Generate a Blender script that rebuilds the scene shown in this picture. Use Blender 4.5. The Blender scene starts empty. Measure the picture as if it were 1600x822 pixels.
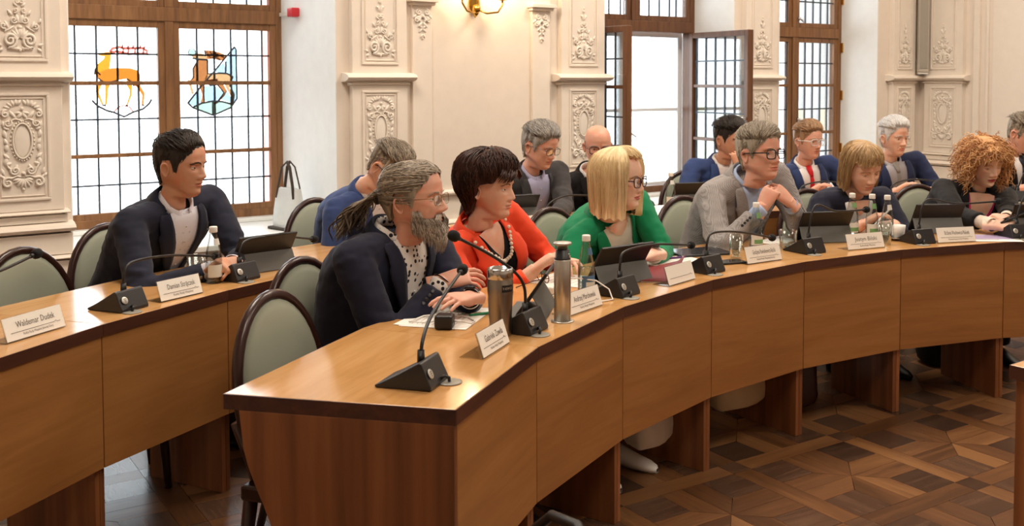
import bpy, math, random
import numpy as np
from mathutils import Vector, Matrix, noise
from mathutils.bvhtree import BVHTree
PI = math.pi
S = bpy.context.scene
COL = S.collection
rnd = random.Random(7)

# ---------------------------------------------------------------- camera
cd = bpy.data.cameras.new('camera'); cam = bpy.data.objects.new('camera', cd); COL.objects.link(cam)
cam.location = (0, 0, 1.496); cam.rotation_euler = (PI/2 - .047, 0, 0)
cd.sensor_fit = 'HORIZONTAL'; cd.sensor_width = 36.0; cd.lens = 36.0*1616/1600
cd.shift_x = -90/1600; cd.shift_y = -211/1600; cd.clip_start = .05; cd.clip_end = 200
cd.dof.use_dof = True; cd.dof.focus_distance = 3.7; cd.dof.aperture_fstop = 7.0
S.camera = cam
# ---------------------------------------------------------------- world, light, exposure
W = bpy.data.worlds.new('overcast_sky'); S.world = W; W.use_nodes = True
bg = W.node_tree.nodes['Background']; bg.inputs[0].default_value = (.90, .96, 1.0, 1); bg.inputs[1].default_value = 6.8
S.view_settings.view_transform = 'Standard'; S.view_settings.look = 'None'
S.view_settings.gamma = 1; S.view_settings.use_curve_mapping = False
S.view_settings.exposure = 0.0
TH = math.radians(36); E1 = Vector((math.cos(TH), math.sin(TH), 0)); N1 = Vector((E1.y, -E1.x, 0))
P0 = Vector((-2.837, 5.40, 0))
def wp(s, t, z=0): return P0 + E1*s + N1*t + Vector((0, 0, z))     # s along the window wall, t into the room
MW = Matrix(((E1.x, -N1.x, 0, P0.x), (E1.y, -N1.y, 0, P0.y), (0, 0, 1, 0), (0, 0, 0, 1)))  # local x=s, y=outwards, z up
def area(name, s, t, z, sx, sy, power, col, rot=(0, 0, 0)):
    l = bpy.data.lights.new(name, 'AREA'); l.shape = 'RECTANGLE'; l.size = sx; l.size_y = sy; l.energy = power; l.color = col
    o = bpy.data.objects.new(name, l); COL.objects.link(o); o.location = wp(s, t, z); o.rotation_euler = (rot[0], rot[1], TH + rot[2]); return o
CEIL = 4.6
for s, t, pw in ((.4, 2.0, 100), (3.6, 2.0, 100), (6.2, 2.2, 52), (.8, 5.8, 72), (4.0, 5.8, 72)):
    area('ceiling_lamp_light', s, t, CEIL-.25, 1.3, 1.3, pw, (1.0, .88, .74))
def portal(s0, s1, y, z0, z1):
    l = area('window_daylight_portal', (s0+s1)/2, -y, (z0+z1)/2, s1-s0, z1-z0, 1, (1, 1, 1)); l.data.cycles.is_portal = True
    l.rotation_euler = (Matrix(((E1.x, 0, -N1.x), (E1.y, 0, -N1.y), (0, 1, 0)))).to_euler()
portal(.2, 1.73, 1.06, .55, 3.4); portal(3.8, 5.18, .62, .55, 3.4); portal(5.66, 7.03, .57, .55, 3.4)

# ---------------------------------------------------------------- helpers
class MB:
    def __init__(s): s.v = []; s.f = []; s.m = []; s.sm = []
    def add(s, vs, fs, mat=0, smooth=False, M=None):
        b = len(s.v)
        if M is not None: vs = [M @ Vector(p) for p in vs]
        s.v += [tuple(p) for p in vs]
        for f in fs: s.f.append(tuple(i+b for i in f)); s.m.append(mat); s.sm.append(smooth)
        return s
    def box(s, x0, x1, y0, y1, z0, z1, mat=0, M=None):
        vs = [(x, y, z) for z in (z0, z1) for y in (y0, y1) for x in (x0, x1)]
        return s.add(vs, [(0, 2, 3, 1), (4, 5, 7, 6), (0, 1, 5, 4), (2, 6, 7, 3), (0, 4, 6, 2), (1, 3, 7, 5)], mat, False, M)
    def prism(s, poly, z0, z1, mat=0, M=None, smooth=False):
        n = len(poly); a = sum(poly[i][0]*poly[(i+1) % n][1]-poly[(i+1) % n][0]*poly[i][1] for i in range(n))
        if a < 0: poly = poly[::-1]
        vs = [(x, y, z0) for x, y in poly] + [(x, y, z1) for x, y in poly]
        s.add(vs, [tuple(range(n-1, -1, -1)), tuple(range(n, 2*n))], mat, False, M)
        b = len(s.v) - 2*n
        for i in range(n):
            j = (i+1) % n; s.f.append((b+i, b+j, b+n+j, b+n+i)); s.m.append(mat); s.sm.append(smooth)
        return s
    def tube(s, pts, rad, seg=8, mat=0, M=None, caps=True, flat=1.0, up=(0, 0, 1), closed=False):
        pts = [Vector(p) for p in pts]; n = len(pts)
        if not hasattr(rad, '__len__'): rad = [rad]*n
        vs = []; pu = None
        for i, p in enumerate(pts):
            if closed: t = pts[(i+1) % n]-pts[i-1]
            else: t = pts[min(i+1, n-1)]-pts[max(i-1, 0)]
            t = t.normalized() if t.length > 1e-9 else Vector((1, 0, 0))
            if pu is None:
                u = Vector(up); u = u - t*u.dot(t)
                if u.length < 1e-3: u = Vector((1, 0, 0)); u = u - t*u.dot(t)
                if u.length < 1e-3: u = Vector((0, 1, 0)); u = u - t*u.dot(t)
            else:
                u = pu - t*pu.dot(t)
                if u.length < 1e-4: u = t.orthogonal()
            u.normalize(); pu = u; w = t.cross(u)
            for k in range(seg):
                a = 2*PI*k/seg; vs.append(p + (u*math.cos(a)*flat + w*math.sin(a))*rad[i])
        fs = []
        for i in range(n if closed else n-1):
            j = (i+1) % n
            for k in range(seg):
                l = (k+1) % seg; fs.append((i*seg+k, i*seg+l, j*seg+l, j*seg+k))
        if caps and not closed: fs += [tuple(range(seg-1, -1, -1)), tuple(range((n-1)*seg, n*seg))]
        return s.add(vs, fs, mat, True, M)
    def lathe(s, prof, seg=24, mat=0, M=None, smooth=True):
        vs = []; fs = []; n = len(prof)
        for r, z in prof:
            for k in range(seg): vs.append((r*math.cos(2*PI*k/seg), r*math.sin(2*PI*k/seg), z))
        for i in range(n-1):
            for k in range(seg):
                l = (k+1) % seg; fs.append((i*seg+k, i*seg+l, (i+1)*seg+l, (i+1)*seg+k))
        if prof[0][0] > 1e-6: fs.append(tuple(range(seg-1, -1, -1)))
        if prof[-1][0] > 1e-6: fs.append(tuple(range((n-1)*seg, n*seg)))
        return s.add(vs, fs, mat, smooth, M)
    def ball(s, c, r, seg=12, rings=8, mat=0, M=None):
        if not hasattr(r, '__len__'): r = (r, r, r)
        vs = []; fs = []
        for i in range(rings+1):
            a = PI*i/rings
            for k in range(seg):
                b = 2*PI*k/seg; vs.append((c[0]+r[0]*math.sin(a)*math.cos(b), c[1]+r[1]*math.sin(a)*math.sin(b), c[2]-r[2]*math.cos(a)))
        for i in range(rings):
            for k in range(seg):
                l = (k+1) % seg; fs.append((i*seg+k, i*seg+l, (i+1)*seg+l, (i+1)*seg+k))
        return s.add(vs, fs, mat, True, M)
    def grid(s, rows, mat=0, smooth=True, M=None, closed=False):
        nr = len(rows); nc = len(rows[0]); vs = [p for r in rows for p in r]; fs = []
        for i in range(nr-1):
            for k in range(nc if closed else nc-1):
                l = (k+1) % nc; fs.append((i*nc+k, i*nc+l, (i+1)*nc+l, (i+1)*nc+k))
        return s.add(vs, fs, mat, smooth, M)
    def mesh(s, name, mats):
        me = bpy.data.meshes.new(name); me.from_pydata(s.v, [], s.f)
        for m in (mats if isinstance(mats, (list, tuple)) else [mats]): me.materials.append(m)
        if s.f:
            me.polygons.foreach_set('material_index', s.m); me.polygons.foreach_set('use_smooth', s.sm)
        me.update(); return me
    def build(s, name, mats, parent=None, M=None, bevel=0):
        return link(name, s.mesh(name, mats), parent, M, bevel)
def link(name, me, parent=None, M=None, bevel=0):
    o = bpy.data.objects.new(name, me); COL.objects.link(o)
    if parent is not None: o.parent = parent
    if M is not None: o.matrix_local = M
    if bevel:
        b = o.modifiers.new('bevel', 'BEVEL'); b.width = bevel; b.segments = 2; b.limit_method = 'ANGLE'; b.angle_limit = .7
    return o
def tag(o, label, cat, group=None):
    o['label'] = label; o['category'] = cat
    if group: o['group'] = group
    return o
def struct(o): o['kind'] = 'structure'; return o
def stuff(o): o['kind'] = 'stuff'; return o
def empty(name, loc=(0, 0, 0), rz=0, M=None):
    o = bpy.data.objects.new(name, None); COL.objects.link(o); o.empty_display_size = .1
    if M is not None: o.matrix_world = M
    else: o.location = loc; o.rotation_euler = (0, 0, rz)
    return o
def kids(o): return [c for c in COL.objects if c.parent == o]
def copy_thing(root, loc, rz, label=None):
    def rec(o, par):
        c = o.copy(); COL.objects.link(c)
        if par is not None: c.parent = par
        for ch in o.children: rec(ch, c)
        return c
    r = rec(root, None); r.location = loc; r.rotation_euler = (0, 0, rz)
    if label: r['label'] = label
    return r
def T(x, y, z): return Matrix.Translation((x, y, z))
def RX(a): return Matrix.Rotation(a, 4, 'X')
def RY(a): return Matrix.Rotation(a, 4, 'Y')
def RZ(a): return Matrix.Rotation(a, 4, 'Z')
def srgb(r, g, b):
    f = lambda c: c/12.92 if c <= .04045 else ((c+.055)/1.055)**2.4
    return (f(r/255), f(g/255), f(b/255), 1)

# ---------------------------------------------------------------- materials
def mat(name, col=(.8, .8, .8, 1), rough=.5, metal=0, spec=.5, **kw):
    m = bpy.data.materials.new(name); m.use_nodes = True; b = m.node_tree.nodes['Principled BSDF']
    b.inputs['Base Color'].default_value = col; b.inputs['Roughness'].default_value = rough
    b.inputs['Metallic'].default_value = metal; b.inputs['Specular IOR Level'].default_value = spec
    for k, v in kw.items(): b.inputs[k].default_value = v
    return m
def nd(m, t, **kw):
    n = m.node_tree.nodes.new(t)
    for k, v in kw.items(): setattr(n, k, v)
    return n
def lk(m, a, b): m.node_tree.links.new(a, b)
def bsdf(m): return m.node_tree.nodes['Principled BSDF']
def ramp(m, fac, stops):
    r = nd(m, 'ShaderNodeValToRGB'); e = r.color_ramp.elements
    while len(e) < len(stops): e.new(.5)
    for i, (p, c) in enumerate(stops): e[i].position = p; e[i].color = c
    lk(m, fac, r.inputs[0]); return r.outputs[0]
def coords(m, scale=(1, 1, 1), obj_random=True, rot=(0, 0, 0)):
    tc = nd(m, 'ShaderNodeTexCoord'); mp = nd(m, 'ShaderNodeMapping'); mp.inputs['Scale'].default_value = scale; mp.inputs['Rotation'].default_value = rot
    if obj_random:
        oi = nd(m, 'ShaderNodeObjectInfo'); ml = nd(m, 'ShaderNodeVectorMath', operation='MULTIPLY_ADD')
        cx = nd(m, 'ShaderNodeCombineXYZ')
        for i in range(3): lk(m, oi.outputs['Random'], cx.inputs[i])
        ml.inputs[1].default_value = (7.3, 5.1, 9.7); lk(m, cx.outputs[0], ml.inputs[0]); lk(m, tc.outputs['Object'], ml.inputs[2])
        lk(m, ml.outputs[0], mp.inputs['Vector'])
    else: lk(m, tc.outputs['Object'], mp.inputs['Vector'])
    return mp.outputs[0]
def noise_fac(m, vec, scale, detail=4, rough=.55, dist=0):
    n = nd(m, 'ShaderNodeTexNoise'); n.inputs['Scale'].default_value = scale; n.inputs['Detail'].default_value = detail
    n.inputs['Roughness'].default_value = rough; n.inputs['Distortion'].default_value = dist
    lk(m, vec, n.inputs['Vector']); return n.outputs['Fac']
def mathn(m, op, a, b, clamp=False):
    n = nd(m, 'ShaderNodeMath', operation=op); n.use_clamp = clamp
    for i, x in enumerate((a, b)):
        if isinstance(x, (int, float)): n.inputs[i].default_value = x
        else: lk(m, x, n.inputs[i])
    return n.outputs[0]
def bump(m, fac, strength, dist):
    b = nd(m, 'ShaderNodeBump'); b.inputs['Strength'].default_value = strength; b.inputs['Distance'].default_value = dist
    lk(m, fac, b.inputs['Height']); lk(m, b.outputs[0], bsdf(m).inputs['Normal'])
def wood(name, cols, axis='y', rough=.3, coarse=1.0, streak=.5, vary=0.0, spec=.5, stripe=0, relief=.08):
    m = mat(name, rough=rough, spec=spec)
    sc = {'x': (.55, 7, 7), 'y': (7, .55, 7), 'z': (7, 7, .55)}[axis]
    v = coords(m, tuple(c*coarse for c in sc))
    a = noise_fac(m, v, 1.6, 5, .6, 1.2); b = noise_fac(m, v, 9, 3, .6, .3)
    f = mathn(m, 'ADD', mathn(m, 'MULTIPLY', a, 1-streak*.5), mathn(m, 'MULTIPLY', b, streak*.5))
    if stripe:
        st = noise_fac(m, coords(m, tuple(c*(1.6 if c > 1 else .05)*coarse for c in sc)), 1.7, 2, .5)
        f = mathn(m, 'ADD', mathn(m, 'MULTIPLY', f, 1-stripe), mathn(m, 'MULTIPLY', st, stripe))
    if vary:
        oi = nd(m, 'ShaderNodeObjectInfo'); ge = nd(m, 'ShaderNodeNewGeometry')
        r = mathn(m, 'FRACT', mathn(m, 'ADD', oi.outputs['Random'], ge.outputs['Random Per Island']), 0)
        f = mathn(m, 'ADD', f, mathn(m, 'MULTIPLY', mathn(m, 'SUBTRACT', r, .5), vary))
    c = ramp(m, f, [(.30, cols[0]), (.5, cols[1]), (.70, cols[2])]); lk(m, c, bsdf(m).inputs['Base Color'])
    if relief: bump(m, b, relief, .002)
    return m
M_ = {}
M_['oak'] = wood('oak_veneer', [srgb(182, 132, 78), srgb(203, 153, 96), srgb(216, 170, 114)], 'y', .13, .8, .5, 0, .6, 0, 0)
M_['oak_panel'] = wood('oak_panel', [srgb(142, 92, 46), srgb(160, 107, 56), srgb(174, 120, 66)], 'y', .42, .8)
M_['walnut'] = wood('walnut_veneer', [srgb(84, 47, 26), srgb(132, 80, 46), srgb(168, 108, 64)], 'z', .35, .9, .4, 0, .5, .6)
M_['walnut_edge'] = wood('walnut_edge', [srgb(58, 30, 20), srgb(78, 42, 28), srgb(96, 54, 34)], 'y', .4, 1.2)
for ax in 'xy':
    M_['plank_'+ax] = wood('oak_plank_'+ax, [srgb(80, 52, 31), srgb(108, 72, 44), srgb(134, 94, 58)], ax, .3, 1.2, .5, .32)
    M_['dark_'+ax] = wood('smoked_plank_'+ax, [srgb(60, 42, 31), srgb(80, 57, 43), srgb(98, 72, 54)], ax, .27, 1.2, .5, .3)
M_['subfloor'] = mat('subfloor', srgb(40, 28, 20), .8)
def plaster(name, col, sc=12):
    m = mat(name, col, .75, spec=.25); v = coords(m, (1, 1, 1), False); n = noise_fac(m, v, sc, 3)
    c = tuple(x*.96 for x in col[:3])+(1,)
    lk(m, ramp(m, n, [(.3, c), (.7, col)]), bsdf(m).inputs['Base Color']); bump(m, noise_fac(m, v, 60, 2), .05, .004); return m
M_['wall'] = plaster('cream_wall_paint', srgb(238, 226, 213)); M_['trim'] = plaster('cream_trim_paint', srgb(241, 230, 217))
M_['ornament'] = plaster('stucco_ornament', srgb(243, 234, 222)); M_['reveal'] = plaster('white_reveal_paint', srgb(246, 247, 245))
M_['ceiling'] = plaster('ceiling_paint', srgb(240, 236, 228)); M_['sill'] = mat('white_sill_paint', srgb(238, 238, 234), .35)
M_['frame'] = wood('window_oak', [srgb(98, 64, 36), srgb(132, 90, 53), srgb(154, 110, 69)], 'z', .45, 1.5)
M_['frame_dark'] = wood('window_oak_dark', [srgb(78, 48, 28), srgb(106, 68, 42), srgb(126, 86, 54)], 'z', .45, 1.5)
M_['lead'] = mat('lead_came', srgb(72, 76, 84), .5, .4)
M_['pvc'] = mat('white_window_frame', srgb(240, 242, 245), .3)
def glass(name, tint, glossmix=.08, rough=.02):
    m = bpy.data.materials.new(name); m.use_nodes = True; t = m.node_tree; t.nodes.clear()
    o = t.nodes.new('ShaderNodeOutputMaterial'); mx = t.nodes.new('ShaderNodeMixShader'); a = t.nodes.new('ShaderNodeBsdfTransparent'); g = t.nodes.new('ShaderNodeBsdfGlossy')
    a.inputs[0].default_value = tint; g.inputs['Roughness'].default_value = rough; mx.inputs[0].default_value = glossmix
    lw = t.nodes.new('ShaderNodeLayerWeight'); lw.inputs[0].default_value = .25
    mu = t.nodes.new('ShaderNodeMath'); mu.operation = 'MULTIPLY_ADD'; mu.inputs[1].default_value = .6; mu.inputs[2].default_value = glossmix*.5
    t.links.new(lw.outputs['Fresnel'], mu.inputs[0]); t.links.new(mu.outputs[0], mx.inputs[0])
    t.links.new(a.outputs[0], mx.inputs[1]); t.links.new(g.outputs[0], mx.inputs[2]); t.links.new(mx.outputs[0], o.inputs[0]); return m
M_['pane'] = glass('window_glass', (.93, .95, .96, 1)); M_['pane_green'] = glass('pale_green_glass', (.93, .95, .86, 1))
M_['pane_yellow'] = glass('pale_yellow_glass', (.96, .94, .86, 1)); M_['pane_blue'] = glass('pale_blue_glass', (.74, .84, .92, 1)); M_['pane_pink'] = glass('pale_pink_glass', (.75, .55, .50, 1))
M_['pane_grey'] = glass('pale_grey_glass', (.90, .92, .94, 1))
M_['st_orange'] = glass('orange_stained_glass', (.54, .28, .09, 1)); M_['st_amber'] = glass('amber_stained_glass', (.56, .35, .10, 1))
M_['st_rust'] = glass('rust_stained_glass', (0.412, 0.249, 0.141, 1)); M_['st_tan'] = glass('tan_stained_glass', (0.49, 0.361, 0.245, 1)); M_['st_pink'] = glass('pink_stained_glass', (.50, .24, .20, 1))
M_['st_green'] = glass('green_stained_glass', (0.412, 0.49, 0.436, 1)); M_['st_blue'] = glass('blue_stained_glass', (0.412, 0.49, 0.548, 1)); M_['st_dark'] = mat('painted_line', srgb(50, 28, 24), .6)
M_['brass'] = mat('brass', srgb(210, 165, 80), .18, 1); M_['chrome'] = mat('chrome', srgb(200, 200, 200), .2, 1); M_['steel'] = mat('brushed_steel', srgb(150, 142, 134), .3, 1)
M_['alu'] = mat('anodised_aluminium', srgb(196, 192, 184), .38, .85); M_['black'] = mat('black_plastic', srgb(26, 25, 26), .42); M_['black_soft'] = mat('black_foam', srgb(16, 16, 17), .9)
M_['charcoal'] = mat('charcoal_plastic', srgb(34, 33, 35), .36); M_['white_plastic'] = mat('white_plastic', srgb(236, 232, 226), .35); M_['paper'] = mat('white_paper', srgb(240, 236, 228), .7)
M_['ink'] = mat('printed_ink', srgb(92, 84, 80), .7); M_['red'] = mat('red_plastic', srgb(206, 40, 52), .4); M_['maroon'] = mat('maroon_cover', srgb(120, 26, 32), .5)
M_['acrylic'] = glass('clear_acrylic', (.93, .94, .95, 1), .1); M_['clear'] = glass('clear_glass', (.86, .90, .90, 1), .10); M_['water'] = glass('water', (.88, .92, .93, 1), .06)
M_['label_white'] = mat('bottle_label_paper', srgb(226, 226, 220), .5); M_['label_blue'] = mat('blue_bottle_label', srgb(86, 118, 150), .5); M_['label_green'] = mat('green_bottle_label', srgb(120, 168, 110), .5)
M_['grey_vinyl'] = mat('grey_tablet_cover', srgb(92, 92, 88), .6)
m = M_['chair_fabric'] = mat('sage_chair_fabric', srgb(146, 150, 134), .85); v = coords(m, (1, 1, 1)); bump(m, noise_fac(m, v, 900, 2), .25, .001)
M_['chair_wood'] = mat('dark_mahogany', srgb(52, 28, 24), .28); M_['silver_disc'] = mat('silver_disc', srgb(196, 194, 186), .35, .6)
M_['grommet'] = mat('grey_grommet', srgb(150, 146, 136), .45, .3)
# ================================================================ SETTING
# ---- floor: parquet of square cells with smoked oak squares
FA = math.radians(34.6); MF = T(.557, 3.493, 0) @ RZ(FA); MOD = .617
base = MB(); base.box(-9, 9, -9, 9, -.12, -.008)
floor = struct(base.build('floor', M_['subfloor'], None, MF))
def cell_pieces(cx, cy):
    hb, h = .045, MOD/2; a = h - hb; q = .165; g = .0007; out = []
    for sx in (-1, 1):
        for sy in (-1, 1):
            P = lambda pts: [(cx+sx*x, cy+sy*y) for x, y in pts]
            k = a-q
            out.append(('dark_'+rnd.choice('xy'), P([(k+g, k+g), (a-g, k+g), (a-g, a-g), (k+g, a-g)])))
            out.append(('plank_x', P([(g*2, g), (a-g, g), (a-g, k-g), (k+g*2, k-g)])))
            out.append(('plank_y', P([(g, g*2), (k-g, k+g*2), (k-g, a-g), (g, a-g)])))
    out.append(('plank_x', [(cx-a+g, cy+a+g), (cx+a-g, cy+a+g), (cx+a-g, cy+h+hb-g), (cx-a+g, cy+h+hb-g)]))
    out.append(('plank_y', [(cx+a+g, cy-a+g), (cx+h+hb-g, cy-a+g), (cx+h+hb-g, cy+a-g), (cx+a+g, cy+a-g)]))
    out.append(('dark_x', [(cx+a+g, cy+a+g), (cx+h+hb-g, cy+a+g), (cx+h+hb-g, cy+h+hb-g), (cx+a+g, cy+h+hb-g)]))
    return out
far = {}; npl = 0
SHOWN_CELLS = {(i, j) for i in range(-1, 5) for j in range(-1, 2)} | {(-2, 3), (-2, 4), (-3, 3), (-3, 4), (-4, 3)}
pm = {}
for i in range(-12, 13):
    for j in range(-10, 13):
        for mname, poly in cell_pieces(i*MOD, j*MOD):
            if (i, j) in SHOWN_CELLS and npl < 298:
                ox = sum(p[0] for p in poly)/4; oy = sum(p[1] for p in poly)/4
                loc = [(p[0]-ox, p[1]-oy) for p in poly]; key = (mname, tuple((round(x, 3), round(y, 3)) for x, y in loc))
                if key not in pm: b = MB(); b.prism(loc, -.008, 0); pm[key] = b.mesh('plank', M_[mname])
                link('plank', pm[key], floor, T(ox, oy, 0)); npl += 1
            else:
                far.setdefault(mname, MB()).prism(poly, -.008, 0)
for mname, b in far.items(): stuff(b.build('parquet_field', M_[mname], floor))

# ---- window wall with three deep niches
NICHE = [(.205, 1.723, .95), (3.822, 5.163, .50), (5.692, 7.005, .45)]; NTOP = 3.45; SILL = .535
w = MB(); edges = [-4.2] + [x for n in NICHE for x in n[:2]] + [7.74]
for i in range(0, 8, 2): w.box(edges[i], edges[i+1], 0, 1.05, 0, CEIL)
for s0, s1, d in NICHE: w.box(s0, s1, 0, 1.05, NTOP, CEIL)
struct(w.build('wall_left', M_['wall'], None, MW))
k = 0
for s0, s1, d in NICHE:
    k += 1
    w = MB(); w.box(s0-.001, s0+.006, .002, 1.05, SILL, NTOP); w.box(s1-.006, s1+.001, .002, 1.05, SILL, NTOP); w.box(s0, s1, .002, 1.05, NTOP-.006, NTOP+.001)
    struct(w.build('trim_%d' % k, M_['reveal'], None, MW))
    p = MB(); p.box(s0, s1, .06, 1.05, 0, SILL-.036)
    n = 5
    for q in range(n):                                   # recessed radiator panels under the sill
        x0 = s0+.03+(s1-s0-.06)*q/n; x1 = s0+.03+(s1-s0-.06)*(q+1)/n-.012; p.box(x0, x1, .045, .06, .06, SILL-.075)
    struct(p.build('trim_%d' % (k+3), M_['trim'], None, MW, .003))
    b = MB(); b.box(s0+.004, s1-.004, -.012, d-.002, SILL-.035, SILL); b.box(s0+.03, s1-.012, d-.11, d-.004, SILL, SILL+.028)
    struct(b.build('trim_%d' % (k+6), M_['sill'], None, MW, .006))
w = MB(); w.box(0, 11, 0, .3, 0, CEIL)
MR = Matrix(((N1.x, E1.x, 0, wp(7.64, 0).x), (N1.y, E1.y, 0, wp(7.64, 0).y), (0, 0, 1, 0), (0, 0, 0, 1)))
struct(w.build('wall_right', M_['wall'], None, MR))
w = MB(); w.box(-4.2, 7.9, -10.3, -10, 0, CEIL); struct(w.build('wall_back', M_['wall'], None, MW))
w = MB(); w.box(-4.2, -3.9, -10.2, .2, 0, CEIL); struct(w.build('wall_front', M_['wall'], None, MW))
w = MB(); w.box(-4.3, 8, -10.4, 1.2, CEIL, CEIL+.2); struct(w.build('ceiling', M_['ceiling'], None, MW))

# ---- stucco relief
def spiral(mb, cx, cz, r, turns, a0, sgn, w=.007, x=1, tail=None):
    pts = []; n = int(14*turns)+4
    for i in range(n+1):
        u = i/n; a = a0+sgn*2*PI*turns*u; rr = r*(1-.86*u); pts.append((x*(cx+rr*math.cos(a)), -.006-.004*u, cz+rr*math.sin(a)))
    if tail: pts = [(x*a, -.004, b) for a, b in tail] + pts
    m = len(pts); mb.tube(pts, [w*(.45+.55*math.sin(PI*min(1, .25+.75*i/m))) for i in range(m)], 6, 0, None, True, 1, (0, 1, 0))
def leaf(mb, cx, cz, ang, L, wd, x=1, h=.010):
    rows = []
    for i in range(6):
        u = i/5; ww = wd*math.sin(PI*min(.98, .12+.86*u))**.8; r = []
        for k in range(5):
            q = (k-2)/2; px = u*L; pz = q*ww*.5 + .12*L*u*u; py = -h*(math.sin(PI*min(1, u*.8+.15)))*(1-.75*q*q)-.001
            r.append((x*(cx+px*math.cos(ang)-pz*math.sin(ang)), py, cz+px*math.sin(ang)+pz*math.cos(ang)))
        rows.append(r)
    mb.grid(rows)
def lower_relief():
    b = MB()
    oz = .035; N = 28
    b.tube([(.050*math.cos(2*PI*i/N), -.006, oz+.098*math.sin(2*PI*i/N)) for i in range(N)], .006, 6, closed=True, up=(0, 1, 0))
    b.ball((0, 0, oz), (.043, .006, .091), 16, 10)
    for i in range(30):
        a = 2*PI*i/30; b.ball((.062*math.cos(a), -.003, oz+.110*math.sin(a)), (.0055, .006, .0065), 6, 4)
    for x in (-1, 1):
        for i in range(7):
            u = i/6; leaf(b, .02+.065*u, .235-.035*u*u, 1.9-2.6*u, .034, .018, x)
        spiral(b, .088, .185, .020, 1.3, 1.5, -1, .006, x); spiral(b, .075, .135, .022, 1.4, 2.4, 1, .006, x, [(.01, .150), (.035, .158)])
        for (lx, lz, la, ll, lw) in ((.092, .11, 1.2, .04, .02), (.070, .10, .3, .036, .02), (.088, .055, 1.3, .045, .024), (.078, .015, 1.0, .04, .022), (.085, -.02, 1.5, .045, .024), (.072, -.06, .6, .04, .022),
                                     (.06, -.085, -.4, .04, .022), (.035, .165, .8, .05, .022), (.03, -.095, -1.2, .035, .02), (.09, -.1, 1.6, .05, .026), (.1, -.15, 1.1, .04, .02), (.02, -.12, -.6, .03, .02)): leaf(b, lx, lz, la, ll, lw, x)
        spiral(b, .042, -.128, .026, 1.5, .4, -1, .007, x, [(.085, -.085), (.078, -.110)])
        spiral(b, .082, -.195, .030, 1.4, 2.2, -1, .008, x, [(.012, -.165), (.035, -.158), (.055, -.168)])
        for i in range(4): leaf(b, .004+.004*i, -.175, -1.57+.42*i, .058-.006*i, .020, x, .013)
        for i in range(4): leaf(b, .06+.012*i, -.21+.010*i, -.5+.5*i, .03, .016, x)
        leaf(b, .105, -.165, .5, .03, .02, x); leaf(b, .004, .195, -1.2, .045, .022, x); leaf(b, .004, .195, -.3, .035, .02, x)
    b.ball((0, -.004, -.235), (.008, .008, .009), 8, 6); b.ball((0, -.006, .215), (.010, .010, .010), 8, 6); b.ball((0, -.006, -.145), (.012, .008, .010), 8, 6)
    return b.mesh('relief', M_['ornament'])
def upper_relief():
    b = MB()
    for x in (-1, 1):
        spiral(b, .052, .062, .040, 1.8, -1.2, -1, .009, x, [(.004, .018), (.03, .020)])
        spiral(b, .085, .135, .016, 1.2, 4.0, 1, .005, x, [(.03, .135), (.055, .118), (.08, .105)])
        for i in range(5): leaf(b, .004, .075, 1.5-.42*i, .062-.004*i, .020, x, .014)
        spiral(b, .030, .165, .018, 1.3, 3.6, 1, .005, x); spiral(b, .022, .215, .014, 1.2, -1.0, -1, .005, x); spiral(b, .012, .262, .011, 1.1, 3.4, 1, .004, x)
        for (lx, lz, la, ll, lw) in ((.095, .035, .2, .03, .018), (.09, .02, -.7, .028, .018), (.06, .125, 1.0, .04, .02), (.04, .19, .8, .035, .018), (.005, .15, 1.2, .05, .022), (.01, .235, .6, .03, .016), (.006, .285, 1.2, .045, .016), (.01, .305, .5, .025, .014), (.003, .335, 1.3, .03, .012), (.1, .15, 1.0, .03, .016), (.012, .03, -1.4, .026, .016)): leaf(b, lx, lz, la, ll, lw, x)
    b.ball((0, -.006, .012), (.009, .008, .010), 8, 6); b.ball((0, -.006, .128), (.013, .009, .010), 8, 6); b.ball((0, -.005, .37), (.006, .006, .008), 8, 6)
    return b.mesh('relief', M_['ornament'])
def drop_relief():
    b = MB()
    for x in (-1, 1):
        spiral(b, .028, -.035, .020, 1.4, 1.6, -1, .006, x); spiral(b, .040, -.085, .016, 1.2, 1.0, -1, .005, x)
        for (lx, lz, la, ll, lw) in ((.005, -.05, -1.2, .05, .022), (.02, -.06, -.6, .04, .02), (.03, -.07, -2.2, .04, .02), (.045, -.05, -.9, .035, .018), (.004, -.10, -.9, .045, .02), (.02, -.125, -2.6, .025, .014), (.004, -.14, -1.0, .034, .016), (.004, -.175, -1.2, .03, .014)): leaf(b, lx, lz, la, ll, lw, x)
    b.ball((0, -.006, -.06), (.012, .010, .012), 8, 6); b.ball((0, -.004, -.205), (.006, .006, .008), 8, 6)
    return b.mesh('relief', M_['ornament'])
RLOW, RUP, RDROP = lower_relief(), upper_relief(), drop_relief()
def bar_x(mb, prof, x0, x1, M=None):                          # profile of (projection, z) extruded along x
    n = len(prof); vs = [(x, -p, z) for x in (x0, x1) for p, z in prof]
    mb.add(vs, [tuple(range(n)), tuple(range(2*n-1, n-1, -1))] + [(i, n+i, n+(i+1) % n, (i+1) % n) for i in range(n)], 0, False, M)
def half_round(p0, p1, z0, z1, n=6):
    zc = (z0+z1)/2; h = (z1-z0)/2; return [(p0, z0)] + [(p0+(p1-p0)*math.cos(-PI/2+PI*i/n), zc+h*math.sin(-PI/2+PI*i/n)) for i in range(n+1)] + [(p0, z1)]
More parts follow.
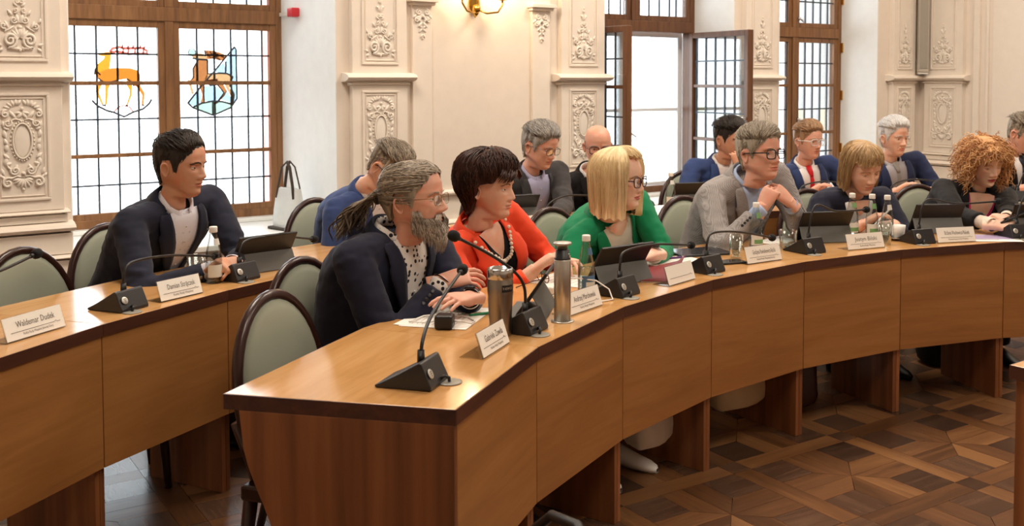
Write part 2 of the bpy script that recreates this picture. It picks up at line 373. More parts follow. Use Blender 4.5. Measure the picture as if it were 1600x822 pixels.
def frame_rect(mb, x0, x1, z0, z1, y, w=.014, h=.010):
    for a in ((x0, x1, z0, z0+w), (x0, x1, z1-w, z1), (x0, x0+w, z0+w, z1-w), (x1-w, x1, z0+w, z1-w)): mb.box(a[0], a[1], y-h, y, a[2], a[3])
    w2 = w+.016
    for a in ((x0+.010+w, x1-.01-w, z0+w+.01, z0+w2), (x0+.01+w, x1-.01-w, z1-w2, z1-w-.01), (x0+.01+w, x0+w2, z0+w2, z1-w2), (x1-w2, x1-.01-w, z0+w2, z1-w2)): mb.box(a[0], a[1], y-h*.6, y, a[2], a[3])
ntrim = [9]
def pilaster(xc, w, M):
    ntrim[0] += 1; h = w/2; b = MB(); pj = .055
    b.box(-h, h, -pj, 0, .81, 1.49); b.box(-h, h, -pj, 0, 1.53, 3.5)
    b.box(-h-.045, h+.045, -pj-.05, 0, 0, .545); bar_x(b, half_round(0, pj+.075, .545, .575), -h-.07, h+.07)
    b.box(-h-.03, h+.03, -pj-.03, 0, .575, .685); bar_x(b, half_round(0, pj+.06, .685, .745), -h-.045, h+.045)
    b.box(-h-.012, h+.012, -pj-.012, 0, .745, .785); bar_x(b, half_round(0, pj+.035, .785, .81), -h-.025, h+.025)
    bar_x(b, half_round(0, pj+.055, 1.478, 1.538), -h-.05, h+.05); bar_x(b, half_round(0, pj+.02, 1.455, 1.478), -h-.015, h+.015)
    b.box(-h-.06, h+.06, -pj-.08, 0, 3.5, 3.7)
    x = w*.335; frame_rect(b, -x, x, .865, 1.425, -pj); frame_rect(b, -x, x, 1.588, 2.6, -pj)
    o = struct(b.build('trim_%d' % ntrim[0], M_['trim'], None, M @ T(xc, 0, 0), .004))
    sc = w/.385
    for me, z in ((RLOW, 1.145), (RUP, 1.635)):
        r = link('relief', me, o, T(0, -pj-.001, z)); r.scale = (sc*.88, 1, 1 if me == RUP else .93)
pilaster(-.03, .385, MW); pilaster(1.992, .376, MW); pilaster(3.59, .385, MW); pilaster(5.43, .37, MW); pilaster(7.33, .33, MW); pilaster(.29, .40, MR)
def strip(x0, x1, M, relief=True):
    ntrim[0] += 1; b = MB(); b.box(x0, x1, -.028, 0, .56, 3.5); b.box(x0-.03, x1+.03, -.075, 0, 1.995, 2.02); b.box(x0-.015, x1+.015, -.055, 0, 1.975, 1.995); b.box(x0-.02, x1+.02, -.05, 0, 0, .56)
    o = struct(b.build('trim_%d' % ntrim[0], M_['trim'], None, M, .003))
    if relief: r = link('relief', RDROP, o, T((x0+x1)/2, -.029, 1.965))
strip(2.235, 2.375, MW); strip(3.165, 3.315, MW)
b = MB(); b.box(.58, .64, -.03, 0, .56, 3.5); b.box(.70, .725, -.02, 0, .56, 3.5); b.box(.76, 3.2, -.012, 0, .62, 3.4); ntrim[0] += 1
struct(b.build('trim_%d' % ntrim[0], M_['trim'], None, MR, .004))
def base_run(name, M, segs):
    b = MB()
    for x0, x1 in segs: b.box(x0, x1, -.03, 0, 0, .52); bar_x(b, half_round(0, .045, .52, .56), x0, x1); bar_x(b, half_round(0, .03, .72, .76), x0, x1)
    struct(b.build(name, M_['trim'], None, M, .003))
base_run('baseboard_left', MW, [(-4, -.24), (2.43, 3.12)]); base_run('baseboard_right', MR, [(.5, 8)])

# ---- windows
def sash(parent, x0, x1, z0, z1, y, xs, muntins, M=None, tint=None, st=.045, mat_='frame', name='sash', th=.05, bot=None, single=False):
    b = MB(); bt = bot or st
    b.box(x0, x0+st, y-th/2, y+th/2, z0, z1); b.box(x1-st, x1, y-th/2, y+th/2, z0, z1)
    b.box(x0+st, x1-st, y-th/2, y+th/2, z0, z0+bt); b.box(x0+st, x1-st, y-th/2, y+th/2, z1-st, z1)
    o = b.build(name, M_[mat_], parent, M, .004)
    gz = [z0+bt] + list(muntins) + [z1-st]
    if muntins:
        for mz in muntins:
            m_ = MB(); m_.box(x0+st, x1-st, y-.018, y+.014, mz-.013, mz+.013); m_.build('muntin', M_[mat_], o, None, .003)
    ld = MB(); X = [x0+st] + list(xs) + [x1-st]
    for gi in range(len(gz)-1):
        a, c = gz[gi]+(.013 if gi else 0), gz[gi+1]-(.013 if gi < len(gz)-2 else 0); md = (a+c)/2
        rows = [(a, c)] if single else [(a, md), (md, c)]
        if not single: ld.box(x0+st, x1-st, y-.006, y+.006, md-.0058, md+.0058)
        for x in xs: ld.box(x-.0058, x+.0058, y-.006, y+.006, a, c)
        for ri, (za, zc) in enumerate(rows):
            for ci in range(len(X)-1):
                wv, hv = X[ci+1]-X[ci], zc-za; t = tint(gi, ri, ci) if tint else 'pane'
                key = (t, round(wv, 3), round(hv, 3))
                if key not in PANES: pb = MB(); pb.box(-wv/2, wv/2, -.002, .002, -hv/2, hv/2); PANES[key] = pb.mesh('pane', M_[t])
                link('pane', PANES[key], o, T((X[ci]+X[ci+1])/2, y, (za+zc)/2))
    if ld.v: ld.build('lead_came', M_['lead'], o)
    return o
PANES = {}
def window_frame(n, s0, s1, y, mull, ztr, z0=.555, z1=3.4, ztop=.05, m='frame', mid=True):
    b = MB(); f = .05; d = .035
    b.box(s0, s0+f, y-d, y+d+.03, z0, z1); b.box(s1-f, s1, y-d, y+d+.03, z0, z1); b.box(s0+f, s1-f, y-d, y+d+.03, z0, z0+.06); b.box(s0+f, s1-f, y-d, y+d+.03, z1-.06, z1)
    b.box(s0+f, s1-f, y-d-.012, y+d+.03, ztr-.045, ztr+.045)
    b.box(mull-.027, mull+.027, y-d-.008, y+d+.03, ztr+.045, z1-.06)
    if mid: b.box(mull-.027, mull+.027, y-d-.008, y+d+.03, z0+.06, ztr-.045)
    return struct(b.build('window_%d' % n, M_[m], None, MW, .004))
rr = random.Random(3)
# window_1: two casements with the stained-glass deer
w1 = window_frame(1, .20, 1.728, .95, .968, 1.915)
def cols(a, b, n): return [a+(b-a)*i/n for i in range(1, n)]
def pinkstrip(gi, ri, ci): return 'pane_pink' if ci == 5 else 'pane'
xs1 = cols(.29, .905, 5); xs2 = cols(1.04, 1.60, 5)[:4] + [1.588]
xs2 = [1.040+.112*i for i in range(1, 5)] + [1.588]
sash(w1, .25, .945, .61, 1.872, .945, xs1, [1.015, 1.472]); sash(w1, .991, 1.68, .61, 1.872, .945, xs2, [1.015, 1.472], tint=pinkstrip)
sash(w1, .25, .945, 1.958, 3.34, .945, xs1, [2.42, 2.88]); sash(w1, .991, 1.68, 1.958, 3.34, .945, xs2, [2.42, 2.88], tint=pinkstrip)
b = MB()
for z in (.75, 1.15, 1.6, 2.1): b.box(1.718, 1.742, .90, .93, z, z+.07)
b.build('hinge', M_['brass'], w1)
def flat(mb, pts, y, mi, th=.003): mb.prism([(x, z) for x, z in pts], -th/2, th/2, mi, T(0, y, 0) @ RX(PI/2))
STM = [M_[k] for k in ('st_orange', 'st_amber', 'st_rust', 'st_tan', 'st_pink', 'st_green', 'st_blue', 'st_dark', 'lead')]
def px(pts, x0, z0, s, ox=0, oz=0): return [(x0+(u-ox)*s, z0-(v-oz)*s) for u, v in pts]
# left deer: amber and orange stag, pink antlers, white shield base
b = MB(); y = .936; K = .00068
def pA(pts): return px(pts, .487, 1.728, K, 50, 70)
flat(b, pA([(230, 310), (300, 305), (420, 308), (470, 325), (498, 365), (495, 470), (440, 475), (420, 430), (380, 405), (300, 420), (245, 435), (190, 440), (140, 410), (105, 360)]), y, 0)
flat(b, pA([(105, 360), (100, 320), (130, 270), (180, 225), (190, 200), (245, 185), (240, 240), (230, 310)]), y, 1)
flat(b, pA([(130, 180), (150, 170), (200, 160), (240, 158), (268, 170), (245, 185), (190, 200), (150, 195)]), y, 1)
flat(b, pA([(150, 410), (185, 430), (150, 480), (135, 530), (170, 640), (155, 645), (108, 520), (115, 470)]), y, 1); flat(b, pA([(188, 435), (245, 430), (215, 500), (205, 640), (183, 650), (190, 520)]), y, 1)
flat(b, pA([(378, 405), (420, 420), (425, 480), (420, 560), (385, 650), (370, 650), (400, 560), (400, 510), (380, 470)]), y, 1); flat(b, pA([(430, 440), (495, 440), (500, 480), (535, 540), (525, 650), (508, 650), (512, 560), (485, 510)]), y, 0)
for q in (pA([(235, 158), (260, 125), (320, 112), (360, 122), (440, 120), (530, 118), (572, 150)]), pA([(245, 165), (290, 152), (340, 160), (400, 175), (500, 170), (572, 168)])): b.tube([(x, y, z) for x, z in q], .0085, 6, 4)
for u, v in ((350, 85), (400, 95), (445, 92), (508, 92), (545, 100)): b.tube([(x, y, z) for x, z in pA([(u, v), (u-8, 122)])], .006, 5, 4)
for u in (355, 400, 460, 535): b.tube([(x, y, z) for x, z in pA([(u, 122), (u-6, 172)])], .006, 5, 4)
for q in ([(130, 182), (145, 190), (150, 195), (140, 172)], [(160, 640), (195, 645), (192, 662), (160, 655)], [(365, 648), (385, 650), (385, 664), (365, 662)], [(505, 648), (528, 648), (530, 660), (505, 660)]): flat(b, pA(q), y-.002, 7)
for q in ([(130, 275), (105, 330), (100, 370)], [(130, 400), (160, 425), (185, 440)], [(112, 330), (132, 350), (150, 372)], [(300, 420), (250, 432), (235, 460)], [(380, 405), (420, 440), (440, 475)]): b.tube([(x, y-.002, z) for x, z in pA(q)], .0045, 5, 7)
b.tube([(x, y, z) for x, z in pA([(75, 605), (120, 655), (200, 700), (260, 718), (350, 760), (430, 718), (520, 690), (575, 640), (598, 600)])], .0065, 6, 8)
b.tube([(x, y, z) for x, z in pA([(260, 715), (300, 670), (350, 655), (400, 672), (430, 715)])], .0045, 5, 4)
b.build('stained_glass_deer', STM, w1)
# right deer: rust stag with branching antlers, clover, blue ground and green mound
b = MB()
def pB(pts): return px(pts, 1.064, 1.728, K*.99, 50, 62)
flat(b, pB([(545, 85), (560, 100), (562, 600), (540, 640), (500, 600), (535, 540), (500, 470), (520, 400), (470, 350), (455, 230)]), y+.002, 6)
flat(b, pB([(335, 335), (440, 235), (455, 340)]), y+.002, 6); flat(b, pB([(240, 475), (350, 470), (440, 540), (380, 615), (300, 625), (235, 620)]), y+.002, 6); flat(b, pB([(85, 640), (190, 500), (215, 560), (210, 640), (140, 670)]), y+.002, 6)
flat(b, pB([(400, 600), (465, 520), (510, 600), (495, 640)]), y+.002, 6)
flat(b, pB([(130, 680), (220, 640), (322, 622), (322, 760), (240, 720)]), y+.002, 5); flat(b, pB([(322, 622), (420, 628), (500, 650), (500, 690), (410, 730), (322, 760)]), y+.002, 5)
flat(b, pB([(130, 180), (160, 155), (215, 148), (250, 165), (278, 190), (275, 215), (190, 205), (150, 210)]), y, 3)
flat(b, pB([(190, 215), (278, 215), (278, 380), (250, 420), (210, 450), (150, 430), (105, 420), (138, 380), (135, 310), (160, 260)]), y, 2)
flat(b, pB([(250, 400), (280, 345), (400, 345), (480, 350), (520, 375), (505, 440), (430, 445), (370, 455), (290, 460)]), y, 3); flat(b, pB([(270, 410), (370, 400), (385, 440), (330, 462), (270, 450)]), y-.002, 2)
flat(b, pB([(250, 120), (330, 122), (400, 140), (460, 165), (440, 215), (400, 222), (340, 205), (280, 210)]), y, 2)
for q in ([(270, 135), (300, 190), (340, 200)], [(300, 130), (350, 180), (400, 215)], [(345, 135), (390, 165), (440, 190)], [(290, 165), (340, 150), (370, 160)], [(350, 190), (395, 170), (420, 180)]): b.tube([(x, y-.003, z) for x, z in pB(q)], .005, 6, 3)
flat(b, pB([(80, 405), (110, 415), (145, 545), (120, 555), (108, 500)]), y, 3); flat(b, pB([(190, 455), (240, 455), (235, 560), (240, 640), (205, 650), (222, 560)]), y, 2)
flat(b, pB([(370, 455), (430, 455), (465, 520), (440, 570), (375, 640), (340, 660), (335, 640), (370, 620), (435, 540)]), y, 2); flat(b, pB([(440, 440), (505, 430), (490, 490), (530, 560), (520, 660), (495, 670), (500, 570), (455, 490)]), y, 3)
N = 14; b.tube([(x, y, z) for x, z in pB([(130+35*math.cos(2*PI*i/N), 143+35*math.sin(2*PI*i/N)) for i in range(N)])], .003, 5, 8, closed=True); flat(b, pB([(130+30*math.cos(2*PI*i/N), 143+30*math.sin(2*PI*i/N)) for i in range(N)]), y+.001, 5)
for q in ([(80, 640), (240, 440), (335, 335), (545, 82)], [(545, 82), (562, 110), (565, 600)], [(80, 635), (130, 685), (325, 762), (410, 728), (500, 690), (565, 600)], [(322, 622), (322, 760)], [(130, 680), (220, 640), (322, 622), (420, 628), (495, 650)], [(455, 230), (455, 345)], [(250, 430), (300, 465), (370, 458), (430, 445)], [(278, 215), (278, 350), (400, 345), (470, 350), (525, 380), (495, 470), (535, 560), (520, 650)], [(135, 200), (190, 210), (278, 215)]):
    b.tube([(x, y-.003, z) for x, z in pB(q)], .006, 6, 8)
for q in ([(188, 215), (138, 300), (138, 390), (105, 425), (210, 455)], [(250, 120), (262, 180)], [(240, 455), (235, 560), (240, 640)], [(370, 460), (435, 540), (375, 620)]): b.tube([(x, y-.003, z) for x, z in pB(q)], .0048, 5, 7)
b.build('stained_glass_deer', STM, w1)
# window_2: casements swung open, a white outer window behind
w2 = window_frame(2, 3.83, 5.158, .50, 4.49, 1.93, m='frame_dark', mid=False)
up = [3.90+.118*i for i in range(1, 5)]; up2 = [4.56+.112*i for i in range(1, 4)] + [4.97]
sash(w2, 3.88, 4.463, 1.975, 3.34, .495, up, [2.42, 2.88], mat_='frame_dark'); sash(w2, 4.517, 5.108, 1.975, 3.34, .495, up2, [2.42, 2.88], mat_='frame_dark', tint=lambda g, r, c: 'pane_grey' if c == 4 else 'pane')
tn = lambda g, r, c: rr.choice(('pane_grey', 'pane', 'pane')) if g == 2 else rr.choice(('pane_green', 'pane_yellow', 'pane_grey', 'pane'))
sash(w2, 0, .70, .60, 1.885, 0, [.045+.122*i for i in range(1, 5)], [1.0, 1.44], T(3.885, .455, 0) @ RZ(math.radians(-92)), mat_='frame_dark', th=.055, name='open_sash')
rs = sash(w2, 0, .78, .60, 1.885, 0, [.07] + [.07+.128*i for i in range(1, 6)], [1.0, 1.44], T(5.118, .455, 0) @ RZ(math.radians(-97)), tint=tn, mat_='frame_dark', th=.055, name='open_sash')
b = MB(); b.box(.742, .768, -.06, -.03, 1.18, 1.20); b.tube([(.755, -.045, 1.19), (.755, -.075, 1.19), (.70, -.078, 1.185)], .007, 6); b.build('handle', M_['chrome'], rs)
sash(w2, 3.86, 4.50, .58, 1.90, .62, [], [1.24], st=.05, mat_='pvc', name='outer_sash', th=.04, single=True); o2 = sash(w2, 4.50, 5.14, .58, 1.90, .62, [], [1.24], st=.05, mat_='pvc', name='outer_sash', th=.04, single=True)
b = MB(); b.tube([(4.53, .598, 1.06), (4.53, .57, 1.06), (4.60, .565, 1.02)], .008, 6); b.build('handle', M_['white_plastic'], o2)
# window_3
w3 = window_frame(3, 5.70, 6.999, .45, 6.345, 1.925)
tn3 = lambda g, r, c: 'pane_grey' if c == 4 else (rr.choice(('pane_yellow', 'pane', 'pane_grey')) if g < 2 else 'pane')
sash(w3, 5.75, 6.318, .61, 1.88, .445, [5.80+.118*i for i in range(1, 5)], [1.0, 1.44], tint=tn3); sash(w3, 6.372, 6.949, .61, 1.88, .445, [6.417+.105*i for i in range(1, 4)] + [6.83], [1.0, 1.44], tint=tn3)
sash(w3, 5.75, 6.318, 1.97, 3.34, .445, [5.80+.118*i for i in range(1, 5)], [2.42, 2.88], tint=tn3); sash(w3, 6.372, 6.949, 1.97, 3.34, .445, [6.417+.105*i for i in range(1, 4)] + [6.83], [2.42, 2.88])
b = MB()
for z in (1.10, 2.02): b.tube([(6.39, .41, z+.03), (6.39, .385, z+.03), (6.43, .38, z)], .009, 6); b.ball((6.39, .40, z+.03), .016, 8, 6)
b.build('handle', M_['chrome'], w3)
b = MB()
for z in (.8, 1.3, 1.75, 2.2): b.box(6.985, 7.012, .39, .42, z, z+.09)
b.build('hinge', M_['brass'], w3)

# ---- wall things
def at_wall(s, t, z, M=MW): return M @ T(s, -t, z)
r = empty('wall_sconce', M=at_wall(2.70, .0, 1.965))
b = MB(); b.ball((0, -.02, .045), (.045, .02, .075), 16, 10); b.ball((0, -.05, .0), .030, 16, 10); b.tube([(0, -.045, -.01), (0, -.04, -.035), (0, -.03, -.055)], [.026, .018, .004], 12); b.build('backplate', M_['brass'], r)
GL = mat('lit_bulb', (1, .9, .7, 1), .3); bsdf(GL).inputs['Emission Color'].default_value = (1, .78, .5, 1); bsdf(GL).inputs['Emission Strength'].default_value = 14
for sx in (-1, 1):
    b = MB(); b.tube([(0, -.055, .0), (sx*.05, -.10, -.03), (sx*.12, -.13, -.02), (sx*.155, -.13, .03), (sx*.155, -.13, .06)], .007, 8); b.lathe([(.004, 0), (.03, .006), (.034, .014), (.012, .016)], 14, 0, T(sx*.155, -.13, .055))
    a = b.build('arm', M_['brass'], r)
    b = MB(); b.lathe([(.011, 0), (.011, .07), (.0, .07)], 12, 0, T(sx*.155, -.13, .07)); b.build('candle', M_['white_plastic'], a)
    b = MB(); b.lathe([(.008, 0), (.016, .02), (.015, .035), (.004, .06), (0, .065)], 12, 0, T(sx*.155, -.13, .14)); b.build('bulb', GL, a)
    l = bpy.data.lights.new('sconce_glow', 'POINT'); l.energy = 5; l.color = (1, .72, .42); l.shadow_soft_size = .03; lo = bpy.data.objects.new('sconce_glow', l); COL.objects.link(lo); lo.matrix_world = at_wall(2.756+sx*.155, .145, 2.17)
tag(r, 'brass wall sconce with two lit candle arms high on the cream wall', 'lamp')
r = empty('alarm_box', M=at_wall(1.717, -.62, 1.94))
b = MB(); b.box(-.055, 0, -.045, .045, -.03, .03); b.build('box_body', M_['red'], r, None, .008); b = MB(); b.box(-.057, -.054, -.02, .02, -.012, .012); b.build('cover_plate', M_['red'], r)
b = MB(); b.box(-.014, 0, .045, .30, -.012, .012); b.build('conduit', M_['white_plastic'], r)
tag(r, 'small red alarm box on the white window reveal with a conduit', 'alarm')
MC = Matrix.Translation(wp(7.50, .13, 0)) @ RZ(TH - math.radians(45))
r = empty('column_speaker', M=MC)
b = MB(); b.box(-.048, .048, -.04, .05, 1.56, 3.1); b.build('cabinet', mat('speaker_grey', srgb(184, 176, 164), .5), r, None, .01)
b = MB(); b.box(-.036, .036, -.046, -.04, 1.60, 3.06); b.build('grille', mat('speaker_grille', srgb(160, 152, 140), .7), r)
b = MB(); b.box(-.044, .044, -.03, .045, 1.545, 1.56); b.build('end_cap', M_['white_plastic'], r)
tag(r, 'tall slim grey column loudspeaker hung in the corner between two pilasters', 'loudspeaker')
# ================================================================ DESKS
CX, CY = 2.905, 1.663
def pol(a, r, z=0): a = math.radians(a); return Vector((CX+r*math.cos(a), CY+r*math.sin(a), z))
TOP = .74
def desk_meshes(Ri, D, half):
    """unit in its own frame: centre of the horseshoe at the origin, unit spans -half..half about +x"""
    c, s = math.cos(half), math.sin(half); g = .0008/Ri
    ci, si = math.cos(half-g), math.sin(half-g); Ro = Ri+D; out = {}
    b = MB(); b.prism([(Ri*ci+.002, -Ri*si), (Ro*ci, -Ro*si), (Ro*ci, Ro*si), (Ri*ci+.002, Ri*si)], TOP-.036, TOP); out['tabletop'] = b.mesh('tabletop', M_['oak'])
    b = MB(); b.prism([(Ri*ci-.001, -Ri*si), (Ri*ci+.0025, -Ri*si), (Ri*ci+.0025, Ri*si), (Ri*ci-.001, Ri*si)], TOP-.037, TOP-.0006); out['edge_band'] = b.mesh('edge_band', M_['walnut_edge'])
    b = MB(); b.prism([(Ro*ci-.001, -Ro*si), (Ro*ci+.002, -Ro*si), (Ro*ci+.002, Ro*si), (Ro*ci-.001, Ro*si)], TOP-.037, TOP-.0006); out['back_band'] = b.mesh('edge_band', M_['walnut_edge'])
    b = MB(); x = Ri*c+.006; hw = Ri*s-.0012; b.prism([(x, -hw), (x+.018, -hw), (x+.018, hw), (x, hw)], .288, TOP-.037); out['front_panel'] = b.mesh('front_panel', M_['oak_panel'])
    # end leg: full depth under the top, curved in at the back
    d = D/.585; pr = [(.026, 0), (.44*d, 0), (.44*d, .30)] + [((.44+.10*math.sin(PI/2*i/8)**2.2 if i else .44)*d, .30+.36*i/8) for i in range(1, 9)] + [(.545*d, TOP-.037), (.026, TOP-.037)]
    for nm, sg in (('leg_a', -1), ('leg_b', 1)):
        b = MB(); b.prism(pr, 0, .019, 0, Matrix.Rotation(sg*half, 4, 'Z') @ T(Ri, .020 if sg < 0 else -.0008, 0) @ RX(PI/2)); out[nm] = b.mesh('leg_panel', M_['walnut'])
    # wide end panel with walnut cap, for the free end of a row (at +half side)
    b = MB(); b.prism([(.004, 0), (.44*d, 0), (.44*d, .30)] + pr[3:-1] + [(.004, TOP-.037)], 0, .03, 0, Matrix.Rotation(half, 4, 'Z') @ T(Ri, .003, 0) @ RX(PI/2)); out['end'] = b.mesh('end_panel', M_['walnut'])
    b = MB(); b.box(0, D, -.0035, 0, TOP-.037, TOP-.0006, 0, Matrix.Rotation(half, 4, 'Z') @ T(Ri, .0028, 0)); out['cap'] = b.mesh('edge_band', M_['walnut_edge'])
    return out
ORD = ['first', 'second', 'third', 'fourth', 'fifth', 'sixth', 'seventh', 'eighth', 'ninth', 'tenth', 'eleventh', 'twelfth', 'thirteenth']
def desk_row(Ri, D, a0, step, n, row, end_first):
    me = desk_meshes(Ri, D, math.radians(step/2))
    for i in range(n):
        a = a0-step*(i+.5); r = empty('desk_unit', (CX, CY, 0), math.radians(a))
        link('tabletop', me['tabletop'], r, None, .0012); link('edge_band', me['edge_band'], r); link('edge_band', me['back_band'], r); link('front_panel', me['front_panel'], r, None, .0012)
        link('leg_panel', me['leg_a'], r, None, .0015)
        if i == 0 and end_first: link('end_panel', me['end'], r, None, .002); link('edge_band', me['cap'], r)
        else: link('leg_panel', me['leg_b'], r, None, .0015)
        tag(r, '%s oak desk unit of the %s curved row, counted from its left end' % (ORD[i], row), 'desk', '%s row of curved desks' % row)
desk_row(3.236, .585, 168.0, 10.37, 8, 'front', True)
desk_row(4.598, .515, 175.04, 7.04, 13, 'back', False)
# presidium table at the right edge
MP = T(1.166, 2.71, 0) @ RZ(math.radians(37.5))
r = empty('end_table', M=MP)
b = MB(); b.box(.002, 1.6, -.7, -.002, TOP-.036, TOP); b.build('tabletop', M_['oak'], r, None, .0015)
b = MB(); b.box(0, .003, -.702, 0, TOP-.037, TOP-.0006); b.build('edge_band', M_['walnut_edge'], r); b = MB(); b.box(.003, 1.6, -.003, 0, TOP-.037, TOP-.0006); b.build('edge_band', M_['walnut_edge'], r)
b = MB(); b.box(.012, .04, -.69, -.012, 0, TOP-.037); b.build('end_panel', M_['walnut'], r, None, .003)
b = MB(); b.box(1.56, 1.588, -.69, -.012, 0, TOP-.037); b.build('end_panel', M_['walnut'], r, None, .003)
b = MB(); b.box(.04, 1.56, -.032, -.014, .05, TOP-.037); b.build('front_panel', M_['oak_panel'], r)
tag(r, 'oak table with walnut end panel standing alone at the right edge', 'table')
# ================================================================ CHAIRS
def chair_meshes():
    o = {}; tilt = RY(math.radians(-9)); N = 36
    def ring(a, bz, z0, y=0): return [(y, a*math.sin(2*PI*i/N), z0 - bz*math.cos(2*PI*i/N)) for i in range(N)]
    B = T(-.215, 0, .62) @ tilt
    b = MB(); b.tube(ring(.199, .263, -.008), .0155, 10, 0, B, closed=True, up=(1, 0, 0)); o['back_frame'] = b.mesh('back_frame', M_['chair_wood'])
    b = MB(); rows = [[(x, .190*sc*math.sin(2*PI*i/N), -.008-.252*sc*math.cos(2*PI*i/N)) for i in range(N)] for x, sc in ((-.031, .02), (-.030, .35), (-.027, .65), (-.020, .88), (-.009, .985), (.009, .985), (.020, .88), (.027, .65), (.030, .35), (.031, .02))]
    b.grid(rows, closed=True, M=B); b.add([B @ Vector(p) for p in rows[0]], [tuple(range(N-1, -1, -1))], 0, True); b.add([B @ Vector(p) for p in rows[-1]], [tuple(range(N))], 0, True)
    o['backrest'] = b.mesh('backrest', M_['chair_fabric'])
    b = MB(); rows = []
    for k in range(8):
        t = k/7; sc = (.90, .97, 1, 1, 1, .985, .94, .80)[k]; z = .40+.085*t
        rows.append([((.235*sc)*math.copysign(abs(math.cos(2*PI*i/N))**.6, math.cos(2*PI*i/N))+.02, (.218*sc)*math.copysign(abs(math.sin(2*PI*i/N))**.6, math.sin(2*PI*i/N)), z) for i in range(N)])
    b.grid(rows, closed=True); b.add(rows[-1]+[(.02, 0, .492)], [(i, (i+1) % N, N) for i in range(N)], 0, True); b.add(rows[0], [tuple(range(N-1, -1, -1))])
    o['seat'] = b.mesh('seat', M_['chair_fabric'])
    b = MB(); b.box(-.205, .235, -.215, .215, .355, .398); o['seat_rail'] = b.mesh('seat_rail', M_['chair_wood'])
    for nm, x, y, dx in (('l1', .215, .19, .03), ('l2', .215, -.19, .03), ('l3', -.19, .18, -.09), ('l4', -.19, -.18, -.09)):
        b = MB(); b.tube([(x, y, .38), (x+dx*.3, y, .2), (x+dx, y, 0)], [.021, .018, .013], 8); o[nm] = b.mesh('leg', M_['chair_wood'])
    b = MB()
    for sg in (-1, 1): b.tube([(-.19, sg*.15, .37), (-.205, sg*.17, .46), (-.23, sg*.19, .56)], .017, 8)
    o['back_post'] = b.mesh('back_post', M_['chair_wood'])
    return o
CHM = chair_meshes()
def chair(a, r, label, turn=0.0):
    p = pol(a, r); c = empty('council_chair', p, math.radians(a+180+turn))
    for nm, k in (('seat', 'seat'), ('backrest', 'backrest'), ('back_frame', 'back_frame'), ('seat_rail', 'seat_rail'), ('back_post', 'back_post'), ('leg', 'l1'), ('leg', 'l2'), ('leg', 'l3'), ('leg', 'l4')):
        link(nm, CHM[k], c, None, .008 if nm == 'seat_rail' else 0)
    return tag(c, label, 'chair', 'oval backed council chairs')
# ================================================================ DESK PROPS
def facing(a, r, z=TOP, turn=0):     # local +x points to the room centre, +y along the desk to the viewer's left-hand side of the row
    return Matrix.Translation(pol(a, r, z)) @ RZ(math.radians(a+180+turn))
def grommet(mb, x, y): mb.lathe([(.032, 0), (.032, .002), (.026, .003), (0, .003)], 20, 0, T(x, y, 0))
def mic(a, r, label, neck, turn=0, cable=True, grom=True, gy=-.03):
    """wedge base, face towards the room; neck = list of points in the local frame ending at the head"""
    c = empty('desk_microphone', M=facing(a, r, TOP+.0005, turn))
    b = MB(); w = .058; n = 8
    prof = [(-.085, 0), (-.088, .006)] + [(-.085+.115*math.sin(PI/2*i/n*.98), .008+.060*math.sin(PI/2*(i/n))**1.15) for i in range(1, n+1)] + [(.036, .066), (.062, .010), (.062, 0)]
    b.prism([(x, z) for x, z in prof], -w, w, 0, RX(PI/2)); b.build('base', M_['charcoal'], c, None, .003)
    b = MB(); b.lathe([(.0125, 0), (.0125, .0015), (.011, .002), (0, .002)], 20, 0, T(.052, -.036, .0375) @ RY(math.radians(65))); d = b.build('button', M_['silver_disc'], c)
    b = MB()
    for k in range(3): b.box(-.006+.005*k, -.004+.005*k, -.004+.001*k, .005-.001*k, .0019, .0024)
    q = b.build('symbol', M_['ink'], d); q.matrix_local = T(.052, -.036, .0375) @ RY(math.radians(65))
    pts = [Vector(p) for p in neck]
    # smooth the neck
    cr = []
    P = [pts[0]] + pts + [pts[-1]]
    for i in range(1, len(P)-2):
        for t in range(8):
            t /= 8; cr.append(.5*((2*P[i])+(-P[i-1]+P[i+1])*t+(2*P[i-1]-5*P[i]+4*P[i+1]-P[i+2])*t*t+(-P[i-1]+3*P[i]-3*P[i+1]+P[i+2])*t**3))
    cr.append(pts[-1])
    b = MB(); b.tube(cr, .0046, 8); b.tube([(neck[0][0], neck[0][1], .050), (neck[0][0], neck[0][1], .085), cr[2]], [.010, .009, .006], 10); b.build('gooseneck', M_['black'], c)
    d = (cr[-1]-cr[-3]).normalized(); h = cr[-1]
    b = MB(); b.tube([h-d*.012, h+d*.004], [.0062, .0075], 10); b.build('collar', M_['charcoal'], c)
    b = MB(); b.tube([h+d*.002, h+d*.008, h+d*.018, h+d*.028, h+d*.034, h+d*.036], [.010, .0145, .0162, .0145, .009, .002], 14); b.build('foam_windscreen', M_['black_soft'], c)
    if grom:
        b = MB(); grommet(b, .075, gy); b.build('cable_grommet', M_['grommet'], c)
    if cable:
        b = MB(); b.tube([(.055, gy*.4, .010), (.068, gy*.55, .020), (.076, gy*.8, .014), (.075, gy, .003)], .0045, 8); b.build('cable', M_['black'], c)
    return tag(c, label, 'microphone', 'gooseneck desk microphones')
def text_mesh(txt, size, align='CENTER'):
    cu = bpy.data.curves.new('lettering', 'FONT'); cu.body = txt; cu.size = size; cu.align_x = align; cu.align_y = 'CENTER'; cu.resolution_u = 2
    o = bpy.data.objects.new('lettering', cu); COL.objects.link(o); dg = bpy.context.evaluated_depsgraph_get()
    me = bpy.data.meshes.new_from_object(o.evaluated_get(dg)); bpy.data.objects.remove(o); return me
